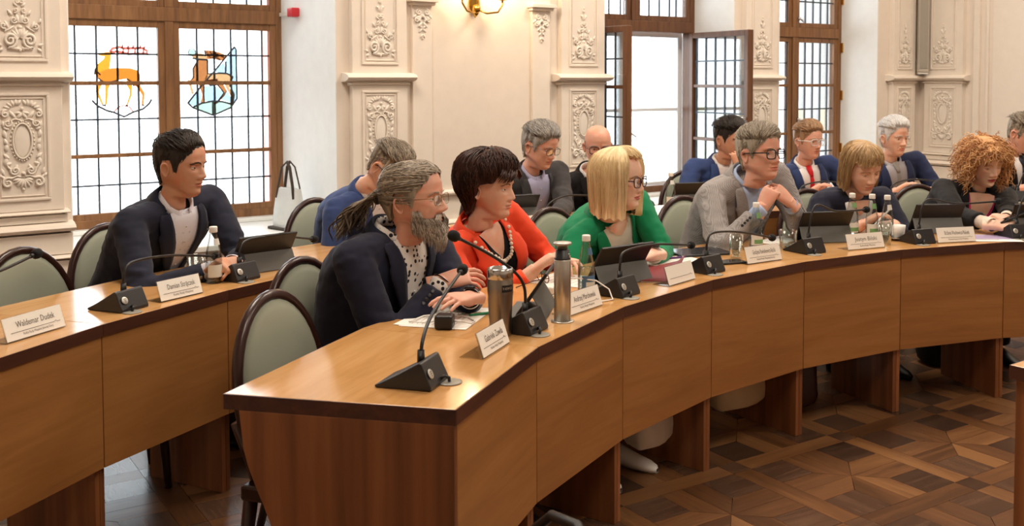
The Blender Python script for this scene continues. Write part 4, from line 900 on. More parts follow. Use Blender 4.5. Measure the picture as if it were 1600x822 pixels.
    d_ = np.array([noise.noise(Vector((p[0]*13+sd_, p[1]*13, p[2]*26)))+.5*noise.noise(Vector((p[0]*31, p[1]*31+sd_, p[2]*48))) for p in vv]); vv = vv + nn*(amp*d_*wk)[:, None]
    jk.vertices.foreach_set('co', vv.reshape(-1)); jk.materials.clear(); jk.materials.append(P['jacket']); jk.update(); link(P.get('jname', 'jacket'), jk, root, M0)
    JB = BVHTree.FromPolygons([Vector(p) for p in vv], [tuple(p.vertices) for p in jk.polygons])
    def proj(a, b, o):        # chest coordinates: a to the wearer's left, b up from the neck base
        q = neck + L2*a + U*b + F*.5; h = TB.ray_cast(q, -F)
        if h[0] is None:
            h2 = TB.find_nearest(neck + L2*a + U*b + F*.05); return h2[0] + h2[1]*o
        nrm = (h[1]+F*.6).normalized(); return h[0] + nrm*o
    def patch(name, left, right, m, o, nn_=7, th=.002, parent=root, bulge=0):
        """between polylines left and right (lists of (a,b))"""
        rws = []
        for (la, lb), (ra, rb) in zip(left, right): rws.append([proj(la+(ra-la)*k/(nn_-1), lb+(rb-lb)*k/(nn_-1), o+bulge*math.sin(PI*k/(nn_-1))) for k in range(nn_)])
        b_ = MB(); b_.grid(rws); q = b_.build(name, m, parent, M0)
        if th: so = q.modifiers.new('thick', 'SOLIDIFY'); so.thickness = th; so.offset = 0
        return q
    vd = P.get('vdepth', .30); vt = P.get('vtop', .056)*bs; NB = 15
    vy = [.006 - (vd+.006)*i/(NB-1) for i in range(NB)]; vw = [vt*(1-i/(NB-1))**.85+.002 for i in range(NB)]
    if P.get('shirt') is not None:
        patch('shirt', [(-w-.028, y_) for w, y_ in zip(vw, vy)], [(w+.028, y_) for w, y_ in zip(vw, vy)], P['shirt'], .010, 13)
    if P.get('skinv'):           # open neckline showing skin
        dv, wv = P['skinv']; rws = []
        for i in range(9):
            y_ = .004-(dv+.004)*i/8; w_ = wv*(1-i/8)**.8+.003; rws.append([proj(-w_+2*w_*k/8, y_, .0135) for k in range(9)])
        mb.grid(rws)
    if P.get('lapel', True):
        lm = P.get('lapelm', P['jacket']); lw = P.get('lapelw', .074)
        for sd in (-1, 1):
            l_, r_ = [], []
            for i in range(NB):
                t = i/(NB-1); wd = np.interp(t, [0, .10, .22, .235, .30, 1], [.040, .050, .060, lw*.82, lw, .008]); l_.append((sd*(vw[i]+.004), vy[i])); r_.append((sd*(vw[i]+wd), vy[i]+(.012 if t < .23 else .03)*(1-t)))
            patch('lapel', l_, r_, lm, .0185, 5, .005)
        b_ = MB(); rws = [[], [], [], []]; k_ = P.get('neckr', .052)/.058*sc
        for i in range(25):      # jacket collar round the nape
            th = math.radians(58+244*i/24); cc = neck - U*.012 - F*.008; out_ = F*math.cos(th)+L2*math.sin(th); bk = .5-.5*math.cos(th)
            rws[0].append(cc+out_*(.072*k_)+U*(.004+.026*bk)); rws[1].append(cc+out_*(.077*k_)+U*(.016+.028*bk)); rws[2].append(cc+out_*(.086*k_)+U*(.000+.024*bk)); rws[3].append(cc+out_*(.104*k_)+U*(-.034+.016*bk))
        b_.grid(rws); q = b_.build('jacket_collar', lm, root, M0); so = q.modifiers.new('thick', 'SOLIDIFY'); so.thickness = .004
    if P.get('shirt') is not None and P.get('collar', True):
        b_ = MB(); rws = [[], [], [], []]; k_ = P.get('neckr', .052)/.058*sc; n_ = 33; gap = P.get('cgap', 16)
        for i in range(n_):
            th = math.radians(gap+(360-2*gap)*i/(n_-1)); fr = max(0, math.cos(th)); cc = neck - U*.004 + F*.002; out_ = F*math.cos(th)+L2*math.sin(th); pt = max(0, (fr-.55)/.45)
            rws[0].append(cc+out_*(.066*k_)-U*.012); rws[1].append(cc+out_*(.064*k_)+U*(.036-.022*fr)); rws[2].append(cc+out_*(.069*k_)+U*(.037-.022*fr)); rws[3].append(cc+out_*((.078+.012*pt)*k_)+U*(.002-.048*pt))
        b_.grid(rws); q = b_.build('shirt_collar', P['shirt'], root, M0); so = q.modifiers.new('thick', 'SOLIDIFY'); so.thickness = .002
        if not P.get('tie'):
            b_ = MB(); 
            for i in range(4):
                p = proj(0, -.045-.062*i, .0125)
                if .045+.062*i < vd-.03: b_.lathe([(.0045, 0), (.0045, .0015), (0, .0018)], 10, 0, Matrix.Translation(p) @ F.to_track_quat('Z', 'Y').to_matrix().to_4x4())
            b_.v and b_.build('shirt_buttons', M_['white_plastic'], root, M0)['kind'] if False else (b_.v and stuff(b_.build('shirt_buttons', M_['white_plastic'], root, M0)))
    if P.get('tie'):
        patch('tie', [(-w, y_) for w, y_ in ((.010, -.035), (.014, -.07), (.020, -.15), (.026, -.25), (.030, -.36))], [(w, y_) for w, y_ in ((.010, -.035), (.014, -.07), (.020, -.15), (.026, -.25), (.030, -.36))], P['tie'], .0150, 5, .003)
        b_ = MB(); p0, p1 = proj(0, .004, .016), proj(0, -.040, .020); b_.tube([p0, p0*.4+p1*.6, p1], [.021, .018, .011], 12, 0, None, True, .6, tuple(F)); b_.build('tie_knot', P['tie'], root, M0)
    if P.get('square') is not None:
        b_ = MB(); rws = [[proj(.115+.012*k, -.155+.006*k+(.0 if j == 0 else (.040, .022, .034, .018)[k]), .014) for k in range(4)] for j in range(2)]; b_.grid(rws); q = b_.build('pocket_square', P['square'], root, M0); so = q.modifiers.new('thick', 'SOLIDIFY'); so.thickness = .002
    for sd in (-1, 1):
        e_, w_ = EL[sd], WR[sd]; dv = (w_-e_).normalized()
        if P.get('cuffm') is not None:
            b_ = MB(); b_.tube([w_-dv*(cuff+.02), w_-dv*.012, w_-dv*.004], [.0325, .0345, .0335], 18, 0, None, False); q = b_.build('shirt_cuff', P['cuffm'], root, M0); so = q.modifiers.new('thick', 'SOLIDIFY'); so.thickness = .002
        nb_ = P.get('sbuttons')
        if nb_:
            side_v = (L2*sd - dv*(L2*sd).dot(dv)).normalized(); b_ = MB()
            for i in range(4):
                h = JB.ray_cast(w_-dv*(cuff+.018+.016*i)+(side_v*.3-Vector((0, 0, .05)) + F*.08), -(side_v*.3-Vector((0, 0, .05)) + F*.08).normalized())
                if h[0]: b_.lathe([(.0065, 0), (.0065, .002), (.004, .0025), (0, .002)], 10, 0, Matrix.Translation(h[0]) @ h[1].to_track_quat('Z', 'Y').to_matrix().to_4x4())
            if b_.v: stuff(b_.build('sleeve_buttons', nb_, root, M0))
    body = mb.build('body', [sk, lips], root, M0)
    # ---- eyes, brows, hair, spectacles
    for sd in (-1, 1):
        gz = P.get('gaze', (0, 0)); R_ = RZ(math.radians(gz[0])) @ RY(math.radians(gz[1]) + PI/2); b_ = MB(); rws = []
        angs = [0, 10, 11, 25, 26, 45, 75, 110, 150]
        ms = [2, 2, 1, 1, 0, 0, 0, 0]; B_ = MH @ T(ex, sd*.0312, .1165) @ R_
        for i in range(8):
            a0, a1 = math.radians(angs[i]), math.radians(angs[i+1]); b_.grid([[(.0128*math.sin(a)*math.cos(t), .0128*math.sin(a)*math.sin(t), .0128*math.cos(a)) for t in [2*PI*k/16 for k in range(16)]] for a in (a0, a1)], ms[i], True, B_, closed=True)
        b_.build('eye', [EYE_W, IRIS[P.get('iris', 'brown')], PUPIL], root, M0)
    hm = P['hair_m']
    if P.get('brow', True):
        for sd in (-1, 1):
            H = Hair(); rb = random.Random(5)
            for i in range(44):
                t = i/43; y_ = .011+.040*t; z_ = .1335+.0045*math.sin(PI*min(1, t*1.15))-.006*max(0, t-.6)+rb.uniform(-.0012, .0012)
                h = hb.ray_cast(Vector((.2, sd*y_, z_)), Vector((-1, 0, 0))); p = h[0] if h[0] else Vector((.08, sd*y_, z_)); w_ = .0030*(1-.55*t)*P.get('browk', 1)
                H.lock([p+Vector((.0, -sd*.003, -w_)), p+Vector((.0014, sd*.002, 0)), p+Vector((.0008, sd*.0075, w_*.9))], .0011*P.get('browk', 1), rb.random(), 4, .7)
            H.build('eyebrow', P.get('brow_m', hm), root, M0 @ MH)
    P['hair'](root, M0 @ MH, P, hm, hb)
    if P.get('glasses'):
        st, gm, r_ = P['glasses']; g_ = MB(); gx = .1005; lens = []
        for sd in (-1, 1):
            c = Vector((gx, sd*.0325, .1125)); N_ = 28; pts = []
            for i in range(N_):
                a = 2*PI*i/N_; ew, eh, pw = {'round': (.0235, .0205, .85), 'square': (.0265, .0200, .55), 'thin': (.0255, .0170, .62), 'cat': (.0270, .0195, .62)}[st]
                yy = ew*math.copysign(abs(math.cos(a))**pw, math.cos(a)); zz = eh*math.copysign(abs(math.sin(a))**pw, math.sin(a))
                if st == 'cat' and zz > 0: zz += .004*max(0, yy/ew)
                pts.append(c+Vector((-.16*max(0, yy)*.9-.03*abs(yy), sd*yy, zz)))
            if st != 'rimless': g_.tube(pts, r_, 6, closed=True)
            lens.append(pts)
            tp = c+Vector((-.0055, sd*.028, .008)); er = Vector((-.012, sd*(float(np.interp(.12, *TAB['w']))*P.get('wide', 1)+.006), .119)); g_.tube([tp, Vector((.075, sd*.072, .121)), er, er+Vector((-.022, -sd*.003, -.012))], r_*1.05, 6)
        g_.tube([Vector((gx, -.010, .117)), Vector((gx+.005, 0, .1195)), Vector((gx, .010, .117))], r_, 6); gl = g_.build('glasses', gm, root, M0 @ MH)
        for pts in lens:
            b_ = MB(); b_.add(pts, [tuple(range(len(pts)))]); b_.build('lens', LENS, gl)
    # ---- seated legs and shoes
    tm = P.get('trousers', M_['trouser_dark']); lg = MB(); Fh = Vector((F0.x, F0.y, 0)); Lh = Vector((-F0.y, F0.x, 0)); ank = {}
    for sd in (-1, 1):
        a_ = hip+Lh*(sd*.09)-Vector((0, 0, .02)); kn = hip+Fh*P.get('thigh', .42)+Lh*(sd*.12); kn.z = .535; an = hip+Fh*P.get('foot', .40)+Lh*(sd*.12); an.z = .09; ank[sd] = an
        lg.ball(a_, .115, 12, 8); lg.tube([a_, a_*.5+kn*.5, kn], [.105, .092, .072], 14); lg.ball(kn, .073, 12, 8); lg.tube([kn, kn*.5+an*.5, an], [.070, .064, .055], 14)
    lm_ = remesh(lg, .016, 4); lm_.materials.append(tm); link('trousers', lm_, root, M0)
    for sd in (-1, 1):
        a_ = ank[sd]; b_ = MB(); rws = []
        for t, w, z1 in ((-.07, .018, .05), (-.06, .030, .075), (-.02, .034, .085), (.04, .036, .070), (.10, .042, .048), (.15, .040, .038), (.185, .026, .028), (.20, .008, .018)):
            rws.append([Vector((a_.x, a_.y, 0))+Fh*t+Lh*(w*math.cos(q))+Vector((0, 0, (z1*(.5+.5*math.sin(q)) if math.sin(q) > -.6 else 0)+.002)) for q in [2*PI*i/14 for i in range(14)]])
        b_.grid(rws, closed=True); b_.add(rws[0], [tuple(range(13, -1, -1))]); b_.build('shoe', P.get('shoe', M_['black']), root, M0)
    return dict(root=root, SL=SL, EL=EL, WR=WR, F=F, L=L2, U=U, proj=proj, M0=M0, MH=MH, JB=JB)
M_['trouser_dark'] = cloth('dark_trouser_cloth', srgb(26, 27, 34))

# ---- hair styles
def hair_short(front=.185, top=.016, side=.006, nape=.03, temple=.165, locks=120, lift=.007, back=True, ll=.05, seed=1, wid=42, sweep=(-1, .2, .35), gv=.0022):
    def fn(root, M, P, hm, hb):
        H = Hair(); off = lambda a, t: (side+(top-side)*max(0, 1-(t/.66)**2)*(1 if abs(a) < 2.2 else .8)*(1+.12*math.sin(a*3+seed)))*min(1, .15+(1-t)/.30); zl = men_line(front, .122, nape, temple, wid)
        H.shell(P, lambda a: zl(a)+.0015*math.sin(a*17+seed), off, seed=seed, groove=gv); r = random.Random(seed)
        for i in range(locks*9):
            a = r.gauss(0, 1.1); z = r.uniform(max(zl(a)+.004, .175), .233); x, y, _ = head_surf(np.array(a), np.array(z), P); p = Vector((float(x), float(y), z)); n = Vector((p.x/.095, p.y/.075, (z-.135)/.10)).normalized(); ed = min(1, .2+max(0, z-zl(a))/.035); p += n*(top*.75*ed)
            s = Vector(sweep)+Vector((r.uniform(-.3, .3), r.uniform(-.45, .45), 0)); s = (s-n*s.dot(n)).normalized(); l = ll*r.uniform(.6, 1.2)
            H.lock([p, p+s*l*.35+n*lift*.8, p+s*l*.7+n*lift, p+s*l+n*lift*.35], .0019, r.random(), 4)
        for i in range(640):
            a = r.uniform(.62, PI)*r.choice((-1, 1)); z = r.uniform(zl(a)-.004, .19); x, y, _ = head_surf(np.array(a), np.array(z), P); p = Vector((float(x), float(y), z)); n = Vector((p.x/.095, p.y/.075, (z-.15)/.16)).normalized(); p += n*(side*.75*min(1, .25+(z-zl(a))/.03)); s = Vector((-.55, 0, -.8))+Vector((r.uniform(-.25, .25), r.uniform(-.2, .2), r.uniform(-.2, .2))); s = (s-n*s.dot(n)).normalized(); l = r.uniform(.010, .020)
            H.lock([p-s*l*.5, p+n*.0014, p+s*l*.5], .0012, r.random(), 4, .7)
        H.build('hair', hm, root, M)
    return fn
def hair_bob(zlow=.035, front=.150, thick=.022, open_=50, flick=.0, seed=2, fringe=True, part=.0, flare=.012, back=None, lockn=900, low=.115, rfront=.05):
    """shell falling straight to zlow, face left open between +-open_ degrees above the fringe line"""
    def fn(root, M, P, hm, hb):
        H = Hair(); oa = math.radians(open_); zb = back if back is not None else zlow
        def zl(a):
            t = abs(a)
            if t < oa*.80: return front+.012*abs(math.sin(a*1.7+part))
            if t < oa: return front+(zlow-front)*((t-oa*.80)/(oa*.20))**1.5
            return float(np.interp(t, [oa, 1.9, PI], [zlow, zlow, zb]))
        off = lambda a, t: thick*(.75+.25*math.sin(PI*min(1, t*1.1)))+flare*max(0, t-.45)*(1 if abs(a) > oa else .15)-(.016*max(0, t-.85)*6*.15 if abs(a) > oa else 0)
        sh = H.shell(P, lambda a: zl(a)+.004*math.sin(a*23+seed), off, cols=190, rows=34, seed=seed, groove=.0035, gf=34, low=low, inner=True); r = random.Random(seed); cols = 190
        for i in range(lockn):
            c = r.randrange(cols); k0 = r.uniform(.18, .5); k1 = r.uniform(.75, 1.03); pts = []
            for q in range(8):
                k = min(33, int((k0+(k1-k0)*q/7)*33)); p = Vector(sh[k][c]); n = Vector((p.x, p.y, 0)).normalized(); pts.append(p+n*(.0022*math.sin(PI*q/7)+.001)+Vector((0, 0, -.01*max(0, k1-1)*q)))
            H.lock(pts, .0017, r.random(), 4, .6)
        H.build('hair', hm, root, M)
    return fn
def hair_curly(seed=4, n=760):
    def fn(root, M, P, hm, hb):
        H = Hair(); r = random.Random(seed); zl = lambda a: .175 if abs(a) < .8 else float(np.interp(abs(a), [.8, 1.15, 1.5, PI], [.165, .10, .04, .0]))
        H.shell(P, zl, lambda a, t: .022*min(1, .3+(1-t)*2), seed=seed, groove=.005, low=.06)
        for i in range(n):
            a = r.uniform(-PI, PI); t = r.random(); z0 = .232-(.232-max(.03, zl(a)))*t**1.2; 
            if abs(a) < .78 and z0 < .182: continue
            x, y, _ = head_surf(np.array(a), np.array(max(z0, .09)), P); p = Vector((float(x), float(y), z0)); n_ = Vector((p.x/.095, p.y/.075, (z0-.135)/.12)).normalized()
            L = r.uniform(.07, .125) if abs(a) > 1 else r.uniform(.05, .09); d = (n_*.75+Vector((r.uniform(-.25, .1)-(.5 if abs(a) < 1.1 else 0), r.uniform(-.3, .3)+(.7*math.copysign(1, a) if abs(a) < 1.1 else 0), -.55-.5*t))).normalized(); p = p+n_*.004; R_ = r.uniform(.006, .010); tu = r.uniform(2.4, 4.2); u = d.orthogonal().normalized(); w = d.cross(u); ph = r.uniform(0, 6); pts = []
            for q in range(22):
                s = q/21; an = ph+2*PI*tu*s; pts.append(p+d*(L*s)+Vector((0, 0, -.045*s*s*(0 if abs(a) < 1.0 else 1)))+(u*math.cos(an)+w*math.sin(an))*R_*min(1, s*4+.2))
            H.lock(pts, .0024, r.random(), 4, .8)
        for i in range(330):
            a = r.uniform(-1.2, 1.2) if i < 200 else r.uniform(-PI, PI); z0 = r.uniform(.178, .234); x, y, _ = head_surf(np.array(a), np.array(z0), P); p = Vector((float(x), float(y), z0)); n_ = Vector((p.x/.095, p.y/.075, (z0-.135)/.10)).normalized(); s_ = r.choice((-1, 1))
            d = (n_*.8+Vector((r.uniform(-.5, .25), s_*r.uniform(.1, 1.0), r.uniform(-.1, .4)))).normalized(); L = r.uniform(.05, .085); R_ = r.uniform(.006, .010); tu = r.uniform(1.4, 2.4); u = d.orthogonal().normalized(); w = d.cross(u); ph = r.uniform(0, 6); pts = []
            for q in range(20): s = q/19; an = ph+2*PI*tu*s; pts.append(p+d*(L*s)+Vector((0, s_*.02*s*s, -.05*s*s))+(u*math.cos(an)+w*math.sin(an))*R_*min(1, s*4+.2))
            H.lock(pts, .0024, r.random(), 4, .8)
        H.build('hair', hm, root, M)
    return fn
def hair_bald(fr=.12, seed=1):
    def fn(root, M, P, hm, hb):
        H = Hair(); r = random.Random(seed)
        for i in range(260):
            a = r.uniform(1.25, PI)*r.choice((-1, 1)); z = r.uniform(.05 if abs(a) > 1.9 else .125, .150); x, y, _ = head_surf(np.array(a), np.array(z), P); p = Vector((float(x), float(y), z))*1.004; H.lock([p, p+Vector((-.008, 0, -.004)), p+Vector((-.015, 0, -.012))], .0016, r.random(), 4, .5)
        H.build('hair', hm, root, M)
    return fn
def hair_ponytail(seed=9):
    def fn(root, M, P, hm, hb):
        H = Hair(); r = random.Random(seed); zl0 = men_line(.196, .122, .05, .168, 46)
        H.shell(P, lambda a: zl0(a)+.003*math.sin(a*21), lambda a, t: .007+.004*math.sin(PI*t), seed=seed, groove=.0028, gf=40)
        tie = Vector((-.118, 0, .128))
        for i in range(420):                        # strands combed back into the tie
            a = r.uniform(.15, 2.6)*r.choice((-1, 1)); z = r.uniform(max(zl0(a), .10), .226); pts = []
            for q in range(8):
                s = q/7; aa = a+(math.copysign(PI, a)-a)*s; zz = z+(.128-z)*s**1.3+.02*math.sin(PI*s)*(1 if z > .18 else .2); x, y, _ = head_surf(np.array(aa), np.array(min(zz, .228)), P); p = Vector((float(x), float(y), zz)); n = Vector((p.x/.095, p.y/.075, (zz-.135)/.1)).normalized(); pts.append((p+n*.0128)*(1-s**6)+tie*s**6)
            H.lock(pts, .0019, r.random(), 4, .6)
        for i in range(300):                        # the loose wavy tail
            dx, dy = r.gauss(0, .030), r.gauss(0, .032); ph = r.uniform(0, 6); am = r.uniform(.008, .015); L = r.uniform(.60, .98); pts = []
            for q in range(12):
                s = q/11*L; x = -.118-.050*math.sin(min(1.5, s*2.6))-.080*s; z = .128+.02*s-.150*s**1.5; w = min(1, s*4.5)*(1-.25*s); pts.append(Vector((x+dx*w+am*math.sin(ph+s*9)*w, dy*w+am*math.cos(ph+s*8)*w, z+dx*.6*w)))
            H.lock(pts, .0030, r.random(), 4, .7)
        H.mb.tube([tie+Vector((-.010, .020*math.cos(t), .020*math.sin(t))) for t in [2*PI*i/14 for i in range(14)]], .006, 6, closed=True); H.sync(0.0)
        H.build('hair', hm, root, M)
        B = Hair()                                  # full beard and moustache
        for i in range(2600):
            a = r.uniform(-1.30, 1.30); z = r.uniform(.0, .058) if abs(a) < 1.0 else r.uniform(.01, .085)
            if abs(a) < .26 and z > .040: continue
            x, y, _ = head_surf(np.array(a), np.array(z), P); p = Vector((float(x), float(y), z+float(jaw_rise(x, z)))); L = (.058 if abs(a) < .6 else .042)*r.uniform(.6, 1.1)*(1 if z < .05 else .5); o = Vector((math.cos(a), math.sin(a), 0))
            B.lock([p, p+o*.013+Vector((0, 0, -.20*L)), p+o*.021+Vector((0, -y*.08, -.62*L)), p+o*.016+Vector((0, -y*.22, -L))], .0014, r.random(), 4)
        for i in range(700):
            y0 = r.uniform(.002, .026)*r.choice((-1, 1)); h = hb.ray_cast(Vector((.2, y0, .0655)), Vector((-1, 0, 0))); p = (h[0] or Vector((.09, y0, .0655)))+Vector((-.002, 0, r.uniform(-.004, .003))); s = math.copysign(1, y0)
            B.lock([p, p+Vector((.008, s*.006, -.004)), p+Vector((.008, s*.014, -.013)), p+Vector((.000, s*.022, -.026))], .0013, .3+.7*r.random(), 4)
        B.build('beard', P['beard_m'], root, M)
    return fn
def hair_crop(seed=6):
    """short full layered hair with swept fringe and a rounded nape"""
    def fn(root, M, P, hm, hb):
        H = Hair(); r = random.Random(seed); zl = lambda a: float(np.interp(abs(a), [0, .55, .85, 1.05, 1.35, 1.55, 1.75, 2.2, PI], [.172, .168, .160, .148, .132, .138, .060, .020, .012]))
        off = lambda a, t: .019+.014*max(0, math.cos((t-.25)*2.2))*(1.15 if abs(a) > 1.6 else .9)-.010*max(0, t-.7)*2
        sh = H.shell(P, lambda a: zl(a)+.005*math.sin(a*13), off, cols=170, rows=30, seed=seed, groove=.004, gf=30, low=.045)
        for i in range(900):
            c = r.randrange(170); k0 = r.uniform(.05, .75); k1 = min(1.0, k0+r.uniform(.22, .40)); pts = []; tw = r.uniform(-6, 6)
            for q in range(7):
                k = k0+(k1-k0)*q/6; kk = min(29, int(k*29)); p = Vector(sh[kk][int(c+tw*q/6) % 170]); n = Vector((p.x/.11, p.y/.09, (p.z-.13)/.12)).normalized(); pts.append(p+n*(.003+.007*math.sin(PI*q/6)*(1 if k < .8 else .6))+Vector((0, 0, -.010*max(0, k-1)*6)))
            H.lock(pts, .0026, r.random(), 4, .6)
        for i in range(150):                          # fringe swept to one side
            a = r.uniform(-.75, .75); z = r.uniform(.178, .205); x, y, _ = head_surf(np.array(a), np.array(z), P); p = Vector((float(x), float(y), z)); o = Vector((math.cos(a), math.sin(a)*.8, .2)).normalized()
            s = -1 if a < .25 else 1; H.lock([p+o*.010, p+o*.026+Vector((0, s*.012, -.006)), p+o*.026+Vector((0, s*.026, -.022)), p+o*.012+Vector((0, s*.036, -.038))], .0030, r.random(), 4)
        H.build('hair', hm, root, M)
    return fn
# ---- cloth, skin and hair colours
FAIR = srgb(224, 178, 154); PINK = srgb(220, 166, 144); TAN = srgb(206, 154, 126); PALE = srgb(230, 190, 168)
K_ = dict(navy=cloth('navy_suit_cloth', srgb(30, 33, 50)), deep=cloth('deep_navy_cloth', srgb(27, 29, 48)), blue=cloth('blue_suit_cloth', srgb(48, 66, 112)), orange=cloth('orange_red_cloth', srgb(236, 78, 44)), green=cloth('emerald_cloth', srgb(12, 128, 84)),
  grey=cloth('charcoal_cloth', srgb(62, 60, 62)), black=cloth('black_cloth', srgb(24, 23, 26)), check=cloth('fine_check_cloth', srgb(150, 144, 142), 600, .2, .8, 'check'), blue2=cloth('mid_blue_cloth', srgb(44, 58, 98)), blue3=cloth('dark_blue_cloth', srgb(38, 48, 82)),
  white=cloth('white_shirt_cotton', srgb(236, 232, 232)), fleck=cloth('flecked_shirt_cotton', srgb(226, 224, 234), 600, .2, .8, 'flecks'), dots=cloth('dotted_shirt_cotton', srgb(234, 230, 226), 600, .2, .8, 'dots'), lblue=cloth('light_blue_shirt_cotton', srgb(176, 194, 228)), lilac=cloth('lilac_shirt_cotton', srgb(178, 176, 206)),
  greysh=cloth('grey_shirt_cotton', srgb(168, 164, 170)), cream=cloth('cream_blouse', srgb(240, 232, 222)), pink=cloth('pink_top', srgb(232, 60, 128)), blackt=cloth('black_top', srgb(20, 20, 24)), redtie=cloth('red_tie_silk', srgb(212, 34, 44), 300, .2, .45), greytie=cloth('grey_tie_silk', srgb(150, 146, 142), 300, .2, .5), darktie=cloth('dark_tie_silk', srgb(40, 42, 54), 300, .2, .5), sky=cloth('pale_blue_silk', srgb(150, 188, 232)), beige=cloth('beige_lining', srgb(222, 206, 190)))
HM = dict(dark=hair_mat('near_black_hair', srgb(26, 22, 20), srgb(56, 46, 40)), brown=hair_mat('dark_brown_hair', srgb(36, 20, 16), srgb(78, 46, 34)), salt=hair_mat('greying_brown_hair', srgb(84, 72, 60), srgb(172, 158, 138)), grey=hair_mat('grey_hair', srgb(104, 100, 96), srgb(186, 180, 172)), white=hair_mat('white_hair', srgb(190, 190, 192), srgb(236, 234, 232)),
  blond=hair_mat('blond_hair', srgb(212, 182, 130), srgb(246, 226, 184)), ash=hair_mat('dark_blond_hair', srgb(132, 98, 62), srgb(206, 174, 128)), ginger=hair_mat('ginger_hair', srgb(170, 112, 66), srgb(232, 184, 128)), sand=hair_mat('sandy_hair', srgb(122, 90, 62), srgb(186, 148, 112)), beard=hair_mat('grey_beard_hair', srgb(122, 110, 98), srgb(214, 206, 194)), pale=hair_mat('pale_brow_hair', srgb(150, 130, 110), srgb(190, 170, 150)), silver=hair_mat('ash_grey_hair', srgb(110, 98, 84), srgb(178, 166, 148)))
GM = dict(black=mat('black_spectacle_frame', srgb(18, 18, 20), .25), gold=mat('thin_gold_frame', srgb(150, 120, 80), .25, .9), clear=mat('pale_spectacle_frame', srgb(214, 210, 206), .2), red=mat('dark_red_frame', srgb(74, 30, 34), .25), steel=mat('steel_frame', srgb(110, 104, 100), .25, .9))

window_man = person('man in dark navy blazer and open pale shirt, hands clasped, by the left window', (-1.533, 4.05, 1.157), -12, 4, 0, -29, (-1.835, 4.291, 0.565), (-1.559, 4.065, 1.009), {'L': ((-1.287, 3.909, 0.795), (-0.087, -0.996, 0.05), (0.55, 0.55, 0.6), [0.9, 0.95, 1.0, 1.0], (0.4, 0.9)), 'R': ((-1.335, 3.857, 0.785), (0.94, 0.342, 0.1), (0.1, -0.75, 0.65), [1.0, 1.05, 1.1, 1.1], (0.5, 0.9))},
       dict(jacket=K_['navy'], shirt=K_['fleck'], cuffm=K_['fleck'], skin='tan', skin_col=TAN, hair_m=HM['dark'], hair=hair_short(.194, .015, .004, .035, .172, 160, .004, seed=3, wid=40, sweep=(-.6, .15, .5)), thigh=.35, foot=.33, seed=1, sbuttons=M_['steel'], square=K_['navy'], vdepth=.34, vtop=.060, iris='brown', browk=1.2))
blue_man = person('man in blue suit bending his head down behind the man with the ponytail', (-0.858, 4.85, 1.081), -25, 38, -8, -35, (-1.107, 5.126, 0.565), (-0.958, 4.907, 0.966), {'L': ((-0.77, 4.949, 0.78), None, (0, 0, 1), 0.4), 'R': ((-0.915, 4.779, 0.78), None, (0, 0, 1), 0.4)},
       dict(jacket=K_['blue'], shirt=K_['white'], cuffm=K_['white'], skin='fair', skin_col=FAIR, hair_m=HM['salt'], hair=hair_short(.190, .017, .003, .05, .170, 200, .008, seed=5, wid=44, gv=.003), glasses=('square', GM['black'], .0022), thigh=.35, foot=.33, seed=2, vdepth=.30, slouch=.06))
bearded_man = person('bearded man with grey ponytail in dark navy blazer and black dotted white shirt', (-0.524, 3.43, 1.096), -16, -4, 0, -26, (-0.69, 3.55, 0.565), (-0.593, 3.461, 0.981), {'L': ((-0.316, 3.263, 0.8), (-0.985, -0.174, -0.12), (0.1, -0.2, 1), [0.25, 0.2, 0.2, 0.25], (0.7, 0.2)), 'R': ((-0.419, 3.357, 0.835), (0.999, 0.035, -0.05), (0.05, -0.55, 0.85), [0.35, 0.35, 0.4, 0.45], (0.3, 0.4))},
       dict(jacket=K_['deep'], shirt=K_['dots'], cuffm=K_['dots'], skin='pink', skin_col=PINK, hair_m=HM['salt'], beard_m=HM['beard'], brow_m=HM['beard'], hair=hair_ponytail(), glasses=('thin', GM['gold'], .0010), seed=3, body=1.06, fat=.04, vdepth=.34, vtop=.070, wide=1.03, nose=1.12, nosew=1.15, age=1.3, cgap=24, iris='grey', sbuttons=M_['black'], scale=1.04, slouch=.05))
orange_woman = person('woman with short dark brown hair in orange-red blazer and pearl necklace', (-0.322, 4.05, 1.071), -20, 2, 0, -38, (-0.387, 4.272, 0.565), (-0.361, 4.072, 0.921), {'L': ((-0.017, 4.029, 0.78), None, (0, 0, 1), 0.4), 'R': ((-0.136, 3.84, 0.78), None, (0, 0, 1), 0.4)},
       dict(jacket=K_['orange'], thigh=.50, foot=.62, shoe=M_['white_plastic'], shirt=K_['blackt'], collar=False, skinv=(.11, .055), skin='fair', skin_col=FAIR, hair_m=HM['brown'], brow_m=HM['brown'], hair=hair_crop(), seed=4, body=.95, bust=True, vdepth=.36, vtop=.062, age=1.2, lips=1.1, slim=.002, nose=.92, ridge=.5, neckr=.049, sw=.19, lapelw=.08, scale=1.03, browk=.7))
charcoal_man = person('grey-haired man in charcoal blazer and lilac shirt with thin spectacles, reading', (-0.168, 5.75, 1.126), -38, 16, 0, -50, (-0.344, 6.038, 0.565), (-0.21, 5.792, 0.976), {'L': ((-0.074, 5.422, 0.775), (-0.866, -0.5, 0), (0, -0.3, 1), [0.5, 0.5, 0.6, 0.6], (0.4, 0.6)), 'R': ((-0.229, 5.25, 0.775), (0.94, -0.342, 0), (0, -0.3, 1), [0.4, 0.4, 0.5, 0.5], (0.4, 0.6))},
       dict(jacket=K_['grey'], shirt=K_['lilac'], cuffm=None, skin='pink', skin_col=PINK, hair_m=HM['grey'], hair=hair_short(.186, .021, .012, .03, .165, 240, .010, seed=7, ll=.05, gv=.003), glasses=('thin', GM['steel'], .0014), thigh=.35, foot=.33, seed=5, fat=.06, jowl=.007, wide=1.05, age=1.0, vdepth=.36, vtop=.066, scale=1.03, body=1.04))
